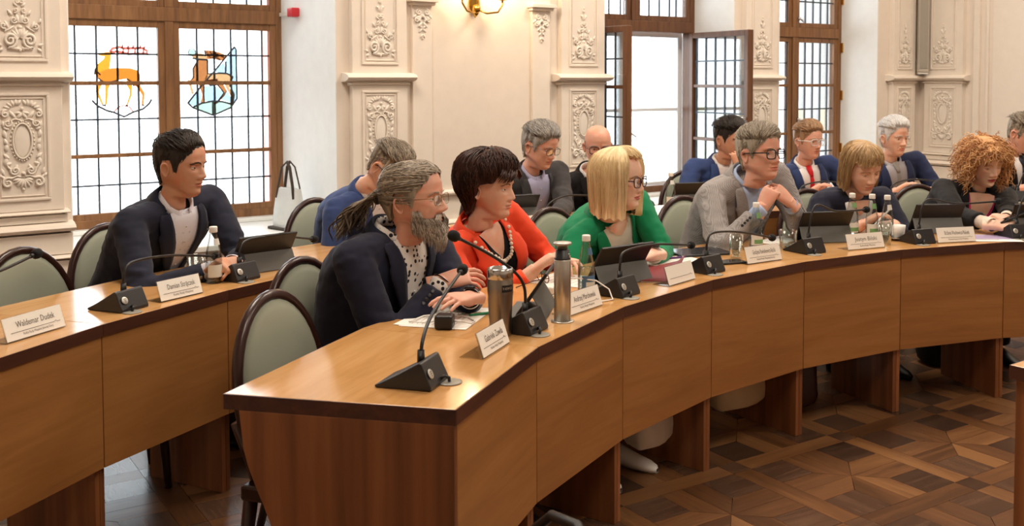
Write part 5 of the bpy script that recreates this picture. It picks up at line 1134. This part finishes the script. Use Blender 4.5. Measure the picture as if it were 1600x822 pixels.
bald_man = person('bald man with dark spectacles in black jacket behind the blond woman', (0.165, 6.05, 1.106), -84, 10, 0, -62, (0.097, 6.299, 0.565), (0.125, 6.107, 0.946), {'L': ((0.42, 6.002, 0.78), None, (0, 0, 1), 0.4), 'R': ((0.211, 5.875, 0.78), None, (0, 0, 1), 0.4)},
       dict(jacket=K_['black'], shirt=K_['white'], cuffm=None, skin='pink', skin_col=PINK, hair_m=HM['grey'], brow=True, hair=hair_bald(), glasses=('square', GM['red'], .0024), thigh=.35, foot=.33, seed=6, fat=.05, jowl=.006, age=1.0, vdepth=.25, vtop=.05))
green_woman = person('woman with blond bob and dark spectacles in emerald green blazer', (0.204, 4.38, 1.067), -28, 0, 0, -50, (0.07, 4.789, 0.565), (0.164, 4.425, 0.915), {'L': ((0.343, 4.169, 0.785), (-0.961, -0.276, 0.0), (0.15, -0.35, 0.9), [0.6, 0.6, 0.65, 0.7], (0.4, 0.6)), 'R': ((0.186, 4.137, 0.78), (0.99, -0.139, 0.05), (0.1, -0.5, 0.85), [0.7, 0.7, 0.75, 0.8], (0.4, 0.7))},
       dict(jacket=K_['green'], shirt=K_['cream'], collar=False, skinv=(.045, .062), skin='pale', skin_col=PALE, hair_m=HM['blond'], brow_m=HM['sand'], hair=hair_bob(-.030, .198, .026, 54, seed=11, flare=.012, back=.022), glasses=('cat', GM['red'], .0026), seed=7, body=.98, bust=True, vdepth=.40, vtop=.075, lips=1.2, age=.7, slim=.005, nose=.9, ridge=.4, neckr=.048, sw=.195, lapelw=.082, scale=1.05, lip_col=srgb(190, 98, 96), browk=.8, iris='grey'))
chin_man = person('dark-haired man in blue suit resting his chin on his hand behind the check jacket', (0.999, 6.5, 1.118), -48, 6, 0, -66, (0.883, 6.692, 0.565), (0.966, 6.562, 0.968), {'L': ((1.039, 6.32, 0.955), (-0.2, 0.1, 1), (0.3, -0.9, 0.1), [1.0, 1.1, 1.2, 1.2], (0.5, 0.8)), 'R': ((0.919, 6.252, 0.78), None, (0, 0, 1), 0.4)},
       dict(jacket=K_['blue'], shirt=K_['white'], cuffm=K_['white'], skin='tan', skin_col=TAN, hair_m=HM['dark'], hair=hair_short(.188, .022, .004, .04, .168, 160, .013, seed=8), thigh=.35, foot=.33, seed=8, vdepth=.30, vtop=.06))
check_man = person('man with black spectacles in grey fine-check blazer, hands folded at his chin', (0.882, 4.82, 1.15), -52, -3, 0, -58, (0.74, 5.238, 0.565), (0.84, 4.894, 1.028), {'L': ((1.014, 4.74, 0.931), (-0.7, 0.0, 0.6), (0.45, -0.75, 0.45), [0.8, 0.85, 0.9, 0.95], (0.3, 0.6), (0.35, -0.35, -0.9)), 'R': ((0.867, 4.62, 0.922), (0.45, 0.1, 0.85), (-0.45, -0.85, 0.2), [1.0, 1.1, 1.15, 1.2], (0.3, 0.7), (-0.3, -0.5, -0.8))},
       dict(jacket=K_['check'], shirt=K_['lblue'], cuffm=K_['lblue'], skin='pink', skin_col=PINK, hair_m=HM['silver'], brow_m=HM['sand'], hair=hair_short(.184, .017, .009, .035, .166, 240, .009, seed=9, ll=.05, sweep=(-.4, .7, .3), gv=.003), glasses=('square', GM['black'], .0026), seed=9, body=1.06, fat=.04, vdepth=.34, vtop=.062, cuff=.055, sbuttons=M_['black'], jowl=.006, wide=1.03, nosew=1.1, scale=1.05, cgap=22, iris='grey', square=K_['navy']))
tie_man = person('man in blue suit with red tie, white spectacles and pale blue pocket square', (1.54, 6.68, 1.099), -60, 2, 0, -72, (1.539, 6.908, 0.565), (1.526, 6.723, 0.944), {'L': ((1.75, 6.548, 0.78), None, (0, 0, 1), 0.4), 'R': ((1.504, 6.484, 0.78), None, (0, 0, 1), 0.4)},
       dict(jacket=K_['blue2'], shirt=K_['white'], cuffm=None, tie=K_['redtie'], square=K_['sky'], skin='pink', skin_col=PINK, hair_m=HM['sand'], hair=hair_short(.186, .018, .005, .04, .168, 140, .010, seed=10), glasses=('square', GM['clear'], .0026), thigh=.35, foot=.33, seed=10, vdepth=.42, vtop=.064, scale=.98, wide=1.03))
bob_woman = person('woman with short dark blond bob in navy jacket and white top, holding a pen', (1.486, 5.25, 1.047), -72, 20, 4, -72, (1.393, 5.603, 0.565), (1.472, 5.314, 0.902), {'L': ((1.567, 5.017, 0.785), (-0.707, -0.707, -0.05), (0.3, -0.3, 0.9), [0.7, 0.8, 0.9, 0.9], (0.5, 0.8)), 'R': ((1.451, 5.087, 0.78), None, (0, 0, 1), 0.5)},
       dict(jacket=K_['deep'], shirt=K_['white'], collar=False, skinv=(.05, .055), lapel=False, skin='fair', skin_col=FAIR, hair_m=HM['ash'], brow_m=HM['sand'], hair=hair_bob(.012, .158, .018, 80, seed=12, flare=.018, part=1.0, back=.0), seed=11, body=.96, bust=True, vdepth=.26, vtop=.055, age=1.2, open=-2, neckr=.048, sw=.195, scale=1.06, browk=.6, slim=.003, nose=.9, ridge=.4, gaze=(0, 25)))
white_man = person('white-haired elderly man in dark blue suit, grey shirt and grey tie', (2.132, 6.8, 1.113), -66, 4, 0, -76, (2.16, 7.032, 0.565), (2.125, 6.834, 0.958), {'L': ((2.33, 6.63, 0.78), None, (0, 0, 1), 0.4), 'R': ((2.088, 6.596, 0.78), None, (0, 0, 1), 0.4)},
       dict(jacket=K_['blue3'], shirt=K_['greysh'], cuffm=None, tie=K_['greytie'], skin='fair', skin_col=FAIR, hair_m=HM['white'], hair=hair_short(.190, .022, .008, .04, .172, 180, .012, seed=13), thigh=.35, foot=.33, seed=12, vdepth=.42, vtop=.066, age=1.6, nose=1.1, scale=1.0))
curly_woman = person('woman with curly ginger hair in black blazer and bright pink top, using a phone', (2.191, 5.45, 1.057), -78, 17, 3, -76, (2.071, 5.8, 0.565), (2.189, 5.52, 0.915), {'L': ((2.14, 5.045, 0.8), (-0.766, -0.643, 0.1), (0.5, -0.2, 0.8), [0.8, 0.9, 1.0, 1.0], (0.5, 0.9)), 'R': ((2.052, 4.982, 0.79), (0.99, -0.139, 0.08), (0.0, -0.6, 0.8), [0.8, 0.9, 1.0, 1.0], (0.5, 0.9))},
       dict(jacket=K_['black'], shirt=K_['pink'], collar=False, skinv=(.19, .075), skin='pale', skin_col=PALE, hair_m=HM['ginger'], brow_m=HM['ginger'], hair=hair_curly(), seed=13, body=.98, bust=True, vdepth=.40, vtop=.078, cuff=.10, cuffm=K_['beige'], cuffr=.046, age=.2, open=-4, slim=.006, nose=.82, ridge=.3, neckr=.047, sw=.20, lips=1.15, lip_col=srgb(168, 62, 70), scale=1.0, browk=.9, gaze=(0, 28)))
edge_man = person('man in black suit at the right edge, head bent over his hands', (3.001, 6.85, 1.14), -55, 22, 0, -84, (3.037, 7.081, 0.565), (2.995, 6.92, 0.99), {'L': ((3.087, 6.64, 0.8), (-0.866, -0.5, 0.2), (0, -0.4, 0.9), [0.9, 1, 1, 1], (0.4, 0.7)), 'R': ((2.94, 6.643, 0.8), (0.866, -0.5, 0.2), (0, -0.4, 0.9), [0.9, 1, 1, 1], (0.4, 0.7))},
       dict(jacket=K_['black'], shirt=K_['white'], cuffm=None, tie=K_['darktie'], skin='pink', skin_col=PINK, hair_m=HM['salt'], hair=hair_short(.186, .018, .005, .04, .168, 120, .010, seed=14), glasses=('thin', GM['steel'], .0016), thigh=.35, foot=.33, seed=14, vdepth=.40, vtop=.06))
# ================================================================ CHAIRS IN PLACE
chair(157.0, 5.08, 'empty oval-backed chair tucked under the back desk, leftmost of the back row')
chair(150.9, 5.33, 'oval-backed chair behind the man in navy blazer by the left window')
chair(160.9, 3.74, 'empty oval-backed chair tucked under the free end of the front desk')
chair(153.9, 4.02, 'oval-backed chair behind the bearded man with the ponytail')
chair(141.8, 4.20, 'oval-backed chair hidden behind the woman in orange-red blazer')
chair(132.5, 4.19, 'oval-backed chair behind the blond woman in emerald green')
chair(121.5, 4.17, 'oval-backed chair behind the man in grey check blazer')
chair(110.9, 4.16, 'oval-backed chair behind the woman with dark blond bob')
chair(101.3, 4.20, 'oval-backed chair behind the woman with curly ginger hair')
chair(139.1, 5.34, 'oval-backed chair of the bending man in blue suit, beside the tote bag')
chair(126.6, 5.47, 'oval-backed chair behind the grey-haired man in charcoal blazer')
chair(121.2, 5.44, 'oval-backed chair behind the bald man in black jacket')
chair(112.0, 5.44, 'oval-backed chair behind the dark-haired man resting chin on hand')
chair(104.5, 5.44, 'oval-backed chair behind the man with the red tie')
chair(97.9, 5.44, 'oval-backed chair behind the white-haired man in dark blue')
chair(88.6, 5.44, 'oval-backed chair behind the man at the right edge')
# tubular armchair in the middle, only its top seen at the bottom edge
r = empty('tubular_chair', (.165, 1.99, 0), math.radians(20))
b = MB(); b.tube([(-.20, .20, .0), (-.20, .20, .45), (-.19, .19, .56), (-.17, .12, .618), (-.16, 0, .645), (-.17, -.12, .618), (-.19, -.19, .56), (-.20, -.20, .45), (-.20, -.20, 0)], .011, 10); b.build('back_tube', M_['black'], r)
b = MB(); b.tube([(.20, .20, 0), (.20, .20, .44), (-.20, .20, .44)], .011, 10); b.build('leg', M_['black'], r); b = MB(); b.tube([(.20, -.20, 0), (.20, -.20, .44), (-.20, -.20, .44)], .011, 10); b.build('leg', M_['black'], r)
b = MB(); b.box(-.2, .22, -.19, .19, .43, .47); b.build('seat', M_['black'], r, None, .015)
b = MB(); b.grid([[(-.192+.02*math.cos(q*1.3), q*.15, z) for q in (-1, -.5, 0, .5, 1)] for z in (.50, .54, .58)]); o = b.build('backrest', M_['charcoal'], r); so = o.modifiers.new('t', 'SOLIDIFY'); so.thickness = .012
tag(r, 'black tubular chair whose curved top shows at the bottom edge', 'chair')

# ================================================================ MICROPHONES
def neck(y, z, x=-.03, up=.105): s = math.copysign(1, y); return [(.012, 0, .060), (.012, s*.004, up-.01), (.006, s*.05, up+.35*(z-up)*0+.022+.06*(z > .15)), (x*.5, y*.5, (up+.03+z)/2+.012), (x, y, z)]
mic(165.07, 3.40, 'desk microphone at the free end of the front desk, neck leaning back', [(.012, 0, .06), (.012, .01, .105), (0, .09, .145), (-.015, .23, .178), (-.03, .387, .208)], gy=.03)
mic(155.0, 3.365, 'desk microphone beside the steel tumbler, neck bent to the left', [(.012, 0, .06), (.012, -.004, .13), (.004, -.05, .185), (-.012, -.17, .255), (-.03, -.318, .323)])
mic(144.6, 3.36, 'desk microphone with white cable beside the blue-labelled bottle', neck(.579, .095, up=.125))
mic(134.9, 3.365, 'desk microphone in front of the flat tablet and purple pen', neck(.498, .077, up=.125))
mic(123.3, 3.40, 'desk microphone in front of the man in check blazer, beside his tablet', neck(.403, .154, up=.12))
mic(112.6, 3.365, 'desk microphone between the bob-haired woman and the curly-haired woman', neck(.501, .164, up=.115))
mic(103.2, 3.36, 'desk microphone cut by the right edge of the photo, front row', neck(.282, .207, up=.12))
mic(158.6, 4.71, 'desk microphone on the back desk left of the bottle and drinking glass', neck(.481, .095, up=.125))
mic(151.9, 4.72, 'desk microphone on the back desk before the hands of the window man', neck(.442, .09, up=.12))
mic(165.9, 4.71, 'desk microphone at the left edge, only its neck and head in view', neck(.293, .224, up=.13))
mic(129.8, 4.74, 'desk microphone before the grey-haired man in charcoal blazer', neck(.35, .13))
mic(116.4, 4.74, 'desk microphone on the back desk behind the green blazer', neck(.40, .17))
mic(109.0, 4.74, 'desk microphone on the back desk before the red tie', neck(.38, .12))
mic(101.5, 4.74, 'desk microphone on the back desk before the white-haired man', neck(.36, .12))
mic(91.5, 4.74, 'desk microphone on the back desk at the right edge', neck(.25, .17))
# ================================================================ NAME CARDS
SUB = 'Radny Rady Miejskiej'
name_card(163.1, 4.70, 'Waldemar Dudek', 'Radny Rady Miejskiej Jeleniej Gory', 'large white name card at the left edge, before the empty tucked chair', 0, .225)
name_card(156.05, 4.665, 'Damian Str\u0105czek', SUB, 'white name card on the back desk before the drinking glass and bottle', -4, .185)
name_card(159.2, 3.345, 'Gabriela Zawi\u0142a', SUB, 'small name card on the front desk before the steel tumbler', 2, .19)
name_card(149.4, 3.33, 'Andrzej Marchewski', SUB, 'white name card beside the silver socket column', -3, .20)
name_card(139.2, 3.305, '', '', 'name card with window glare before the red folder', 3, .19)
name_card(129.1, 3.345, 'Gra\u017cyna Pawlukiewicz-Rehlis', 'Radna Rady Miejskiej Jeleniej', 'white name card between tall drinking glass and green-labelled bottle', -4, .205)
name_card(118.5, 3.335, 'Justyn Bilski', SUB, 'name card in front of the three water bottles', -4, .21)
name_card(109.7, 3.31, 'Bo\u017cena Wachowicz-Makie\u0142a', 'Przewodniczaca Rady Miejskiej', 'name card beside the coloured document before the curly-haired woman', -5, .205)
name_card(142.7, 4.68, '', '', 'name card on the back desk behind the bearded man', -4, .19)
name_card(131.5, 4.70, '', '', 'name card on the back desk before the grey-haired man', -4, .19)
# ================================================================ TABLETS
tablet(149.6, 4.80, 'black tablet on grey stand before the hands by the left window', -14)
tablet(151.0, 3.475, 'black tablet leaning behind the steel tumbler', 22, 35)
tablet(141.4, 3.50, 'black tablet on grey stand before the woman in green blazer', -14)
tablet(118.6, 3.60, 'black tablet on grey stand before the woman with dark blond bob', -18)
tablet(107.6, 3.62, 'black tablet before the curly-haired woman, behind a microphone', -12)
tablet(99.9, 3.50, 'black tablet at the right edge of the front desk', -10)
tablet(129.9, 5.00, 'black tablet on the back desk before the grey-haired man', -14)
tablet(115.9, 5.00, 'black tablet on the back desk under the open window', -10)
# ================================================================ BOTTLES, GLASSES, CUPS
bottle(153.0, 4.745, 'clear water bottle before the clasped hands by the left window', 'white', fill=.25)
bottle(145.65, 3.448, 'water bottle with blue picture label beside the socket column', 'blue', fill=.62)
bottle(125.57, 3.571, 'green-labelled water bottle before the man in check blazer', 'green', fill=.3)
bottle(115.28, 3.626, 'leftmost of the three bottles before the bob-haired woman', 'green', fill=.35)
bottle(114.34, 3.554, 'middle one of the three bottles before the bob-haired woman', 'green', fill=.35)
bottle(113.75, 3.49, 'rightmost of the three bottles before the bob-haired woman', 'white', fill=.6)
bottle(117.85, 4.95, 'water bottle on the back desk beside the blond woman\'s spectacles', 'white', fill=.2)
tumbler(152.95, 4.84, 'drinking glass beside the bottle before the window man', fill=.35)
tumbler(129.47, 3.464, 'tall drinking glass beside the smartphone', h=.10, rad=.031, fill=.25)
tumbler(123.5, 3.50, 'short wide drinking glass beside the check blazer\'s tablet', h=.085, rad=.042, fill=.1)
tumbler(115.5, 3.385, 'drinking glass half full in front of the three bottles', h=.10, rad=.032, fill=.55)
tumbler(95.4, 4.9, 'drinking glass before the white-haired man in dark blue', fill=.3)
cup(113.0, 3.47, 'white coffee cup on saucer beside the pen hand', 60)
cup(105.6, 4.80, 'white coffee cup on the back desk before the red tie', 150)
# steel travel tumbler
c = empty('travel_tumbler', M=facing(156.34, 3.395, TOP+.0005, -28))
b = MB(); b.lathe([(0, .002), (.0315, 0), (.033, .004), (.0335, .04), (.037, .115), (.0385, .130), (.0385, .160), (.0365, .166), (.0365, .170), (.0355, .172)], 40); b.build('steel_body', M_['steel'], c)
b = MB(); b.lathe([(.0365, .1685), (.0385, .171), (.0385, .196), (.0365, .201), (.033, .201), (.031, .185), (0, .183)], 40); b.build('lid_ring', M_['chrome'], c)
b = MB(); b.grid([[(.0391*math.cos(t), .0391*math.sin(t), z) for t in np.linspace(-.48, .48, 10)] for z in (.134, .139, .150, .155)]); d = b.build('badge', M_['black'], c)
for i, ch in enumerate('THERMOS'):
    t = -.38+.127*i; text(ch, .0105, M_['alu'], d, Matrix.Rotation(t, 4, 'Z') @ T(.0396, 0, .1445) @ Matrix(((0, 0, 1, 0), (1, 0, 0, 0), (0, 1, 0, 0), (0, 0, 0, 1))))
tag(c, 'brushed steel travel tumbler with black badge on the front desk', 'tumbler')
# pop-up socket column
c = empty('socket_column', M=facing(152.24, 3.308, TOP+.0005))
b = MB(); b.lathe([(.036, 0), (.036, .002), (.030, .0035), (.028, .003)], 32); b.build('collar_ring', M_['alu'], c)
b = MB(); b.lathe([(0, .001), (.0265, .001), (.0265, .193), (.0255, .195), (0, .195)], 32)
b.build('column_body', M_['alu'], c)
b = MB(); b.box(.0255, .0272, -.0012, .0012, .004, .19); b.build('seam_strip', M_['chrome'], c)
b = MB(); b.lathe([(.0255, .195), (.0262, .198), (.0225, .201), (.0215, .225), (.016, .226)], 32); b.build('black_neck', M_['black'], c)
b = MB(); b.ball((.0215, .0, .212), .003, 8, 6); b.build('indicator', M_['silver_disc'], c)
b = MB(); b.lathe([(.016, .225), (.017, .238), (.027, .241), (.0285, .244), (.028, .248), (0, .2485)], 32); b.build('lid_disc', M_['alu'], c)
tag(c, 'tall silver pop-up socket column with disc lid', 'socket')
# ================================================================ PAPERS AND SMALL THINGS
sheet(154.1, 3.66, .30, .21, 'white printed sheets under the bearded man\'s hands', 12, n=3)
sheet(142.9, 3.62, .21, .28, 'papers between the socket column and the green woman\'s bottle', 10, n=2)
sheet(134.0, 3.58, .30, .21, 'papers on the desk before the woman in green blazer', -14, n=2)
sheet(121.6, 3.70, .21, .12, 'cream notepad under the check-blazer man\'s elbows', 20, name='notepad', n=4)
sheet(130.0, 4.80, .28, .2, 'papers under the hands of the grey-haired man', -8, n=2)
sheet(97.5, 4.86, .21, .29, 'papers before the white-haired man in dark blue', 4, n=2)
sheet(106.9, 4.86, .21, .29, 'papers on the back desk before the man with red tie', -6, n=1)
c = empty('colour_document', M=facing(106.1, 3.36, TOP+.0012, -20)); b = MB(); b.box(-.105, .105, -.15, .15, 0, .0012); b.build('leaf', M_['paper'], c); b = MB(); b.box(-.095, .04, -.14, .14, .0012, .0015); b.build('picture_panel', mat('violet_print', srgb(168, 152, 188), .5), c); b = MB(); b.box(.05, .058, -.14, .05, .0012, .0015); b.build('printed_line', M_['ink'], c)
tag(c, 'printed document with violet picture before the curly-haired woman', 'document')
c = empty('folder', M=facing(138.3, 3.475, TOP+.001, 28)); b = MB(); b.box(-.11, .11, -.155, .155, 0, .004); b.build('paper_block', M_['paper'], c); b = MB(); b.grid([[(-.112, y, .006), (0, y, .006), (.09, y, .007+.012*(1+y/.155)), (.115, y, .011+.022*(1+y/.155))] for y in np.linspace(-.157, .157, 7)]); o = b.build('cover', M_['maroon'], c); so = o.modifiers.new('t', 'SOLIDIFY'); so.thickness = .002
tag(c, 'dark red folder lying open on papers behind a name card', 'folder')
def pen(a, r, turn, label, m, z=TOP+.004, M=None):
    c = empty('pen', M=M if M is not None else facing(a, r, z, turn)); b = MB(); b.tube([(-.065, 0, 0), (-.05, 0, 0), (.055, 0, 0), (.064, 0, 0), (.070, 0, 0)], [.003, .0042, .0046, .0025, .0006], 10); b.build('barrel', m, c); b = MB(); b.box(-.06, -.025, -.001, .001, .004, .0055); b.build('clip', M_['chrome'], c); b = MB(); b.tube([(.050, 0, 0), (.058, 0, 0)], .0048, 10); b.build('grip_ring', M_['chrome'], c); return tag(c, label, 'pen')
pen(152.8, 3.56, 55, 'green pen on the bearded man\'s papers', mat('green_pen', srgb(22, 120, 78), .25), TOP+.0065); pen(133.0, 3.63, 70, 'purple pen on the papers before the green blazer', mat('purple_pen', srgb(86, 34, 110), .3), TOP+.006)
c = empty('power_adapter', M=facing(156.2, 3.59, TOP+.001, 20)); b = MB(); b.box(-.028, .028, -.028, .028, 0, .042); b.build('adapter_body', M_['black'], c, None, .008); b = MB(); b.tube([(.028, .01, .02), (.05, .015, .018)], .004, 8); b.build('plug', M_['white_plastic'], c)
b = MB(); b.tube([(.05, .015, .018), (.075, .03, .008), (.08, .08, .004), (.05, .13, .004), (-.02, .15, .010), (-.09, .12, .008), (-.12, .05, .006), (-.06, .03, .008), (-.01, .08, .010), (.0, .14, .006), (.03, .19, .004)], .0024, 8); b.build('white_cable', M_['white_plastic'], c); tag(c, 'black power adapter with a looped white cable on the front desk', 'charger')
c = empty('charger', M=facing(146.6, 3.57, TOP+.001, 12)); b = MB(); b.box(-.03, .03, -.03, .03, 0, .028); b.build('charger_body', M_['white_plastic'], c, None, .006); b = MB(); b.tube([(.03, 0, .015), (.06, .0, .006), (.10, -.03, .004), (.12, -.08, .004), (.07, -.12, .02), (.04, -.16, .004)], .0024, 8); b.build('white_cable', M_['white_plastic'], c); tag(c, 'white charger block behind the socket column', 'charger')
b = MB(); b.tube([Vector(p) for p in ((-.10, -.05, .06), (-.06, -.015, .062), (-.0, .015, .055), (.05, .02, .03), (.085, -.01, .004), (.07, -.06, .004), (.055, -.12, .004))], .0026, 8); o = b.build('cable', M_['white_plastic'], None, facing(144.6, 3.40, TOP, 0) @ T(0, -.085, 0)); tag(o, 'white charging cable drooping from the green woman\'s tablet', 'cable')
c = empty('reading_glasses', M=facing(144.3, 3.70, TOP+.012, 60)); b = MB()
for sd in (-1, 1):
    b.tube([(0, sd*.033+.024*math.cos(t), .010+.018*math.sin(t)) for t in [2*PI*i/20 for i in range(20)]], .0018, 6, closed=True); b.tube([(0, sd*.058, .014), (-.06, sd*.060, .010), (-.13, sd*.056, -.010)], .0018, 6)
b.tube([(0, -.010, .016), (.003, 0, .018), (0, .010, .016)], .0018, 6); b.build('frame', GM['red'], c); tag(c, 'folded red and black reading glasses behind the leaning tablet', 'glasses')
def phone(M, label): 
    c = empty('smartphone', M=M); b = MB(); b.box(-.075, .075, -.036, .036, 0, .008); b.build('body', M_['black'], c, None, .003); b = MB(); b.box(-.071, .071, -.033, .033, .008, .0084); b.build('screen', mat('phone_glass', srgb(24, 26, 32), .08), c); b = MB(); b.box(-.068, -.048, .012, .030, -.001, .0005); b.build('camera_bump', M_['charcoal'], c); return tag(c, label, 'phone')
phone(facing(131.4, 3.415, TOP+.001, 70), 'smartphone lying beside the tall drinking glass')
c = empty('flat_tablet', M=facing(129.8, 3.66, TOP+.001, -20)); b = MB(); b.box(-.09, .09, -.125, .125, 0, .009); b.build('body', M_['black'], c, None, .003); b = MB(); b.box(-.082, .082, -.117, .117, .009, .0094); b.build('screen', mat('tablet_glass', srgb(20, 24, 34), .06), c); b = MB(); b.box(-.092, .092, -.127, .127, -.0005, .002); b.build('cover', M_['grey_vinyl'], c); tag(c, 'black tablet lying flat before the woman in green', 'tablet')
# ================================================================ BAGS
M_['tote'] = cloth('pale_grey_tote', srgb(214, 216, 214)); M_['strap'] = cloth('dark_taupe_strap', srgb(72, 62, 54)); M_['bagwhite'] = cloth('white_bag_leather', srgb(226, 216, 200), 300, .3, .5); M_['bagcream'] = cloth('cream_bag_leather', srgb(216, 196, 160), 300, .3, .5); M_['bagred'] = mat('dark_red_leather', srgb(52, 16, 18), .35)
def bag_body(w, d, h, puff=1.0):
    b = MB(); rows = []
    for t, sc in ((0, .80), (.06, .94), (.2, 1.0), (.5, .98), (.8, .92), (.95, .88), (1, .84)):
        rows.append([((w/2*sc)*math.copysign(abs(math.cos(a))**.55, math.cos(a)), (d/2*sc*(1.0-.55*t*puff))*math.copysign(abs(math.sin(a))**.55, math.sin(a)), h*t+.006*math.sin(a*5+t*7)) for a in [2*PI*i/28 for i in range(28)]])
    b.grid(rows, closed=True); b.add(rows[0], [tuple(range(27, -1, -1))]); b.add(rows[-1], [tuple(range(28))]); return b
c = empty('tote_bag', M=MW @ T(1.545, .36, SILL+.001) @ RZ(math.radians(-75))); bag_body(.26, .13, .26).build('bag_body', M_['tote'], c)
for y in (-.02, .02):
    b = MB(); b.tube([(-.09, y*1.5, .20), (-.075, y*1.3, .28), (-.04, y, .40), (0, y*.6, .435), (.04, y, .40), (.075, y*1.3, .28), (.09, y*1.5, .20)], .010, 8, 0, None, True, .5); b.build('handle', M_['strap'], c)
b = MB(); b.box(-.125, .125, -.078, .078, .0, .018); b.build('base_trim', M_['strap'], c, None, .005); tag(c, 'pale grey tote bag with dark handles on the left window sill', 'bag')
def hung_bag(name, loc, rz, w, d, h, m, label, strap=.2):
    c = empty(name, loc, rz); bag_body(w, d, h, .5).build('bag_body', m, c); b = MB(); b.tube([(-w*.40, 0, h*.92), (-w*.30, 0, h+strap*.55), (0, 0, h+strap), (w*.30, 0, h+strap*.55), (w*.40, 0, h*.92)], .007, 8); b.build('handle', m, c); return tag(c, label, 'bag')
hung_bag('handbag', (0.306, 3.947, .095), math.radians(48), .23, .13, .30, M_['bagwhite'], 'crumpled white handbag hanging under the front desk beside a white shoe', .20)
hung_bag('handbag', (0.721, 4.398, .105), math.radians(38), .34, .15, .28, M_['bagcream'], 'smooth cream handbag hanging under the front desk', .24)
hung_bag('handbag', (1.035, 4.621, .03), math.radians(30), .18, .11, .30, M_['bagred'], 'small dark red handbag with metal ring beside a desk leg', .25)
b = MB(); b.tube([(.02*math.cos(t), -.066, .24+.02*math.sin(t)) for t in [2*PI*i/18 for i in range(18)]], .003, 6, closed=True); b.build('metal_ring', M_['chrome'], [o for o in COL.objects if o.name.startswith('handbag')][-1])
c = empty('backpack', (-1.40, 4.33, 0), math.radians(40)); bag_body(.34, .22, .34, .6).build('bag_body', M_['black_soft'], c); b = MB(); b.tube([(-.1, -.1, .28), (-.13, -.16, .2), (-.1, -.12, .05)], .012, 8, 0, None, True, .4); b.build('strap', M_['charcoal'], c); b = MB(); b.box(-.12, .12, -.125, -.105, .05, .17); b.build('front_pocket', M_['charcoal'], c, None, .01); tag(c, 'black bag on the floor behind the free end of the front desk', 'bag')
c = empty('backpack', (2.02, 5.42, 0), math.radians(15)); bag_body(.36, .22, .30, .6).build('bag_body', M_['black_soft'], c); b = MB(); b.tube([(-.1, -.1, .26), (-.13, -.16, .2), (-.1, -.12, .05)], .012, 8, 0, None, True, .4); b.build('strap', M_['charcoal'], c); b = MB(); b.box(-.13, .13, -.125, -.105, .05, .15); b.build('front_pocket', M_['charcoal'], c, None, .01); tag(c, 'black bag on the floor under the front desk at the right', 'bag')
# ================================================================ WORN AND HELD
def band(who, sd, off_, r_, w, m, name, face=None):
    e, wr, M0 = who['EL'][sd], who['WR'][sd], who['M0']; d = (wr-e).normalized(); c = wr-d*off_; u = d.orthogonal().normalized(); v = d.cross(u); b = MB()
    b.tube([c+(u*math.cos(t)+v*math.sin(t))*r_ for t in [2*PI*i/20 for i in range(20)]], w, 8, 0, None, True, .35, tuple(d), True); o = b.build(name, m, who['root'], M0)
    if face:
        n = Vector((0, 0, 1)); n = (n-d*n.dot(d)).normalized(); q = c+n*(r_+.003); X = d; Y = n.cross(X); Mx = Matrix(((X.x, Y.x, n.x, q.x), (X.y, Y.y, n.y, q.y), (X.z, Y.z, n.z, q.z), (0, 0, 0, 1))); b = MB(); b.lathe([(.019, -.004), (.0195, .003), (.017, .0045), (0, .0045)], 20, 0, Mx); b.build('watch_face', face, o)
    return o
WATCH = mat('watch_glass', srgb(24, 26, 30), .1); STRAPW = mat('white_watch_strap', srgb(228, 224, 216), .5)
band(bearded_man, 1, .012, .0305, .006, M_['black'], 'wristwatch', WATCH); band(bearded_man, -1, -.004, .030, .005, M_['black'], 'bracelet'); band(green_woman, 1, .012, .031, .006, STRAPW, 'wristwatch', WATCH)
band(bob_woman, 1, .02, .03, .002, M_['brass'], 'bracelet')
w_ = orange_woman; b = MB()
for i in range(27):
    t = (i-13)/13; p = w_['proj'](.088*t, -.015-.105*(1-abs(t)**1.7), .022); b.ball(p, .0078, 10, 7)
stuff(b.build('pearl_necklace', mat('pearl', srgb(238, 226, 206), .18), w_['root'], w_['M0']))
h = curly_woman['WR'][1]; k = curly_woman['WR'][-1]; q = (h+k)/2+Vector((.045, -.07, .035)); phone(Matrix.Translation(q) @ RZ(math.radians(-15)) @ RY(math.radians(-25)), 'smartphone held in both hands by the curly-haired woman')
h = bob_woman['WR'][1]; e_ = bob_woman['EL'][1]; d = (h-e_).normalized(); p = h+d*.10+Vector((0, 0, -.01)); pen(0, 0, 0, 'white pen held by the woman with dark blond bob', M_['white_plastic'], M=Matrix.Translation(p+Vector((-.01, 0, .02))) @ RZ(math.radians(200)) @ RY(math.radians(40)))
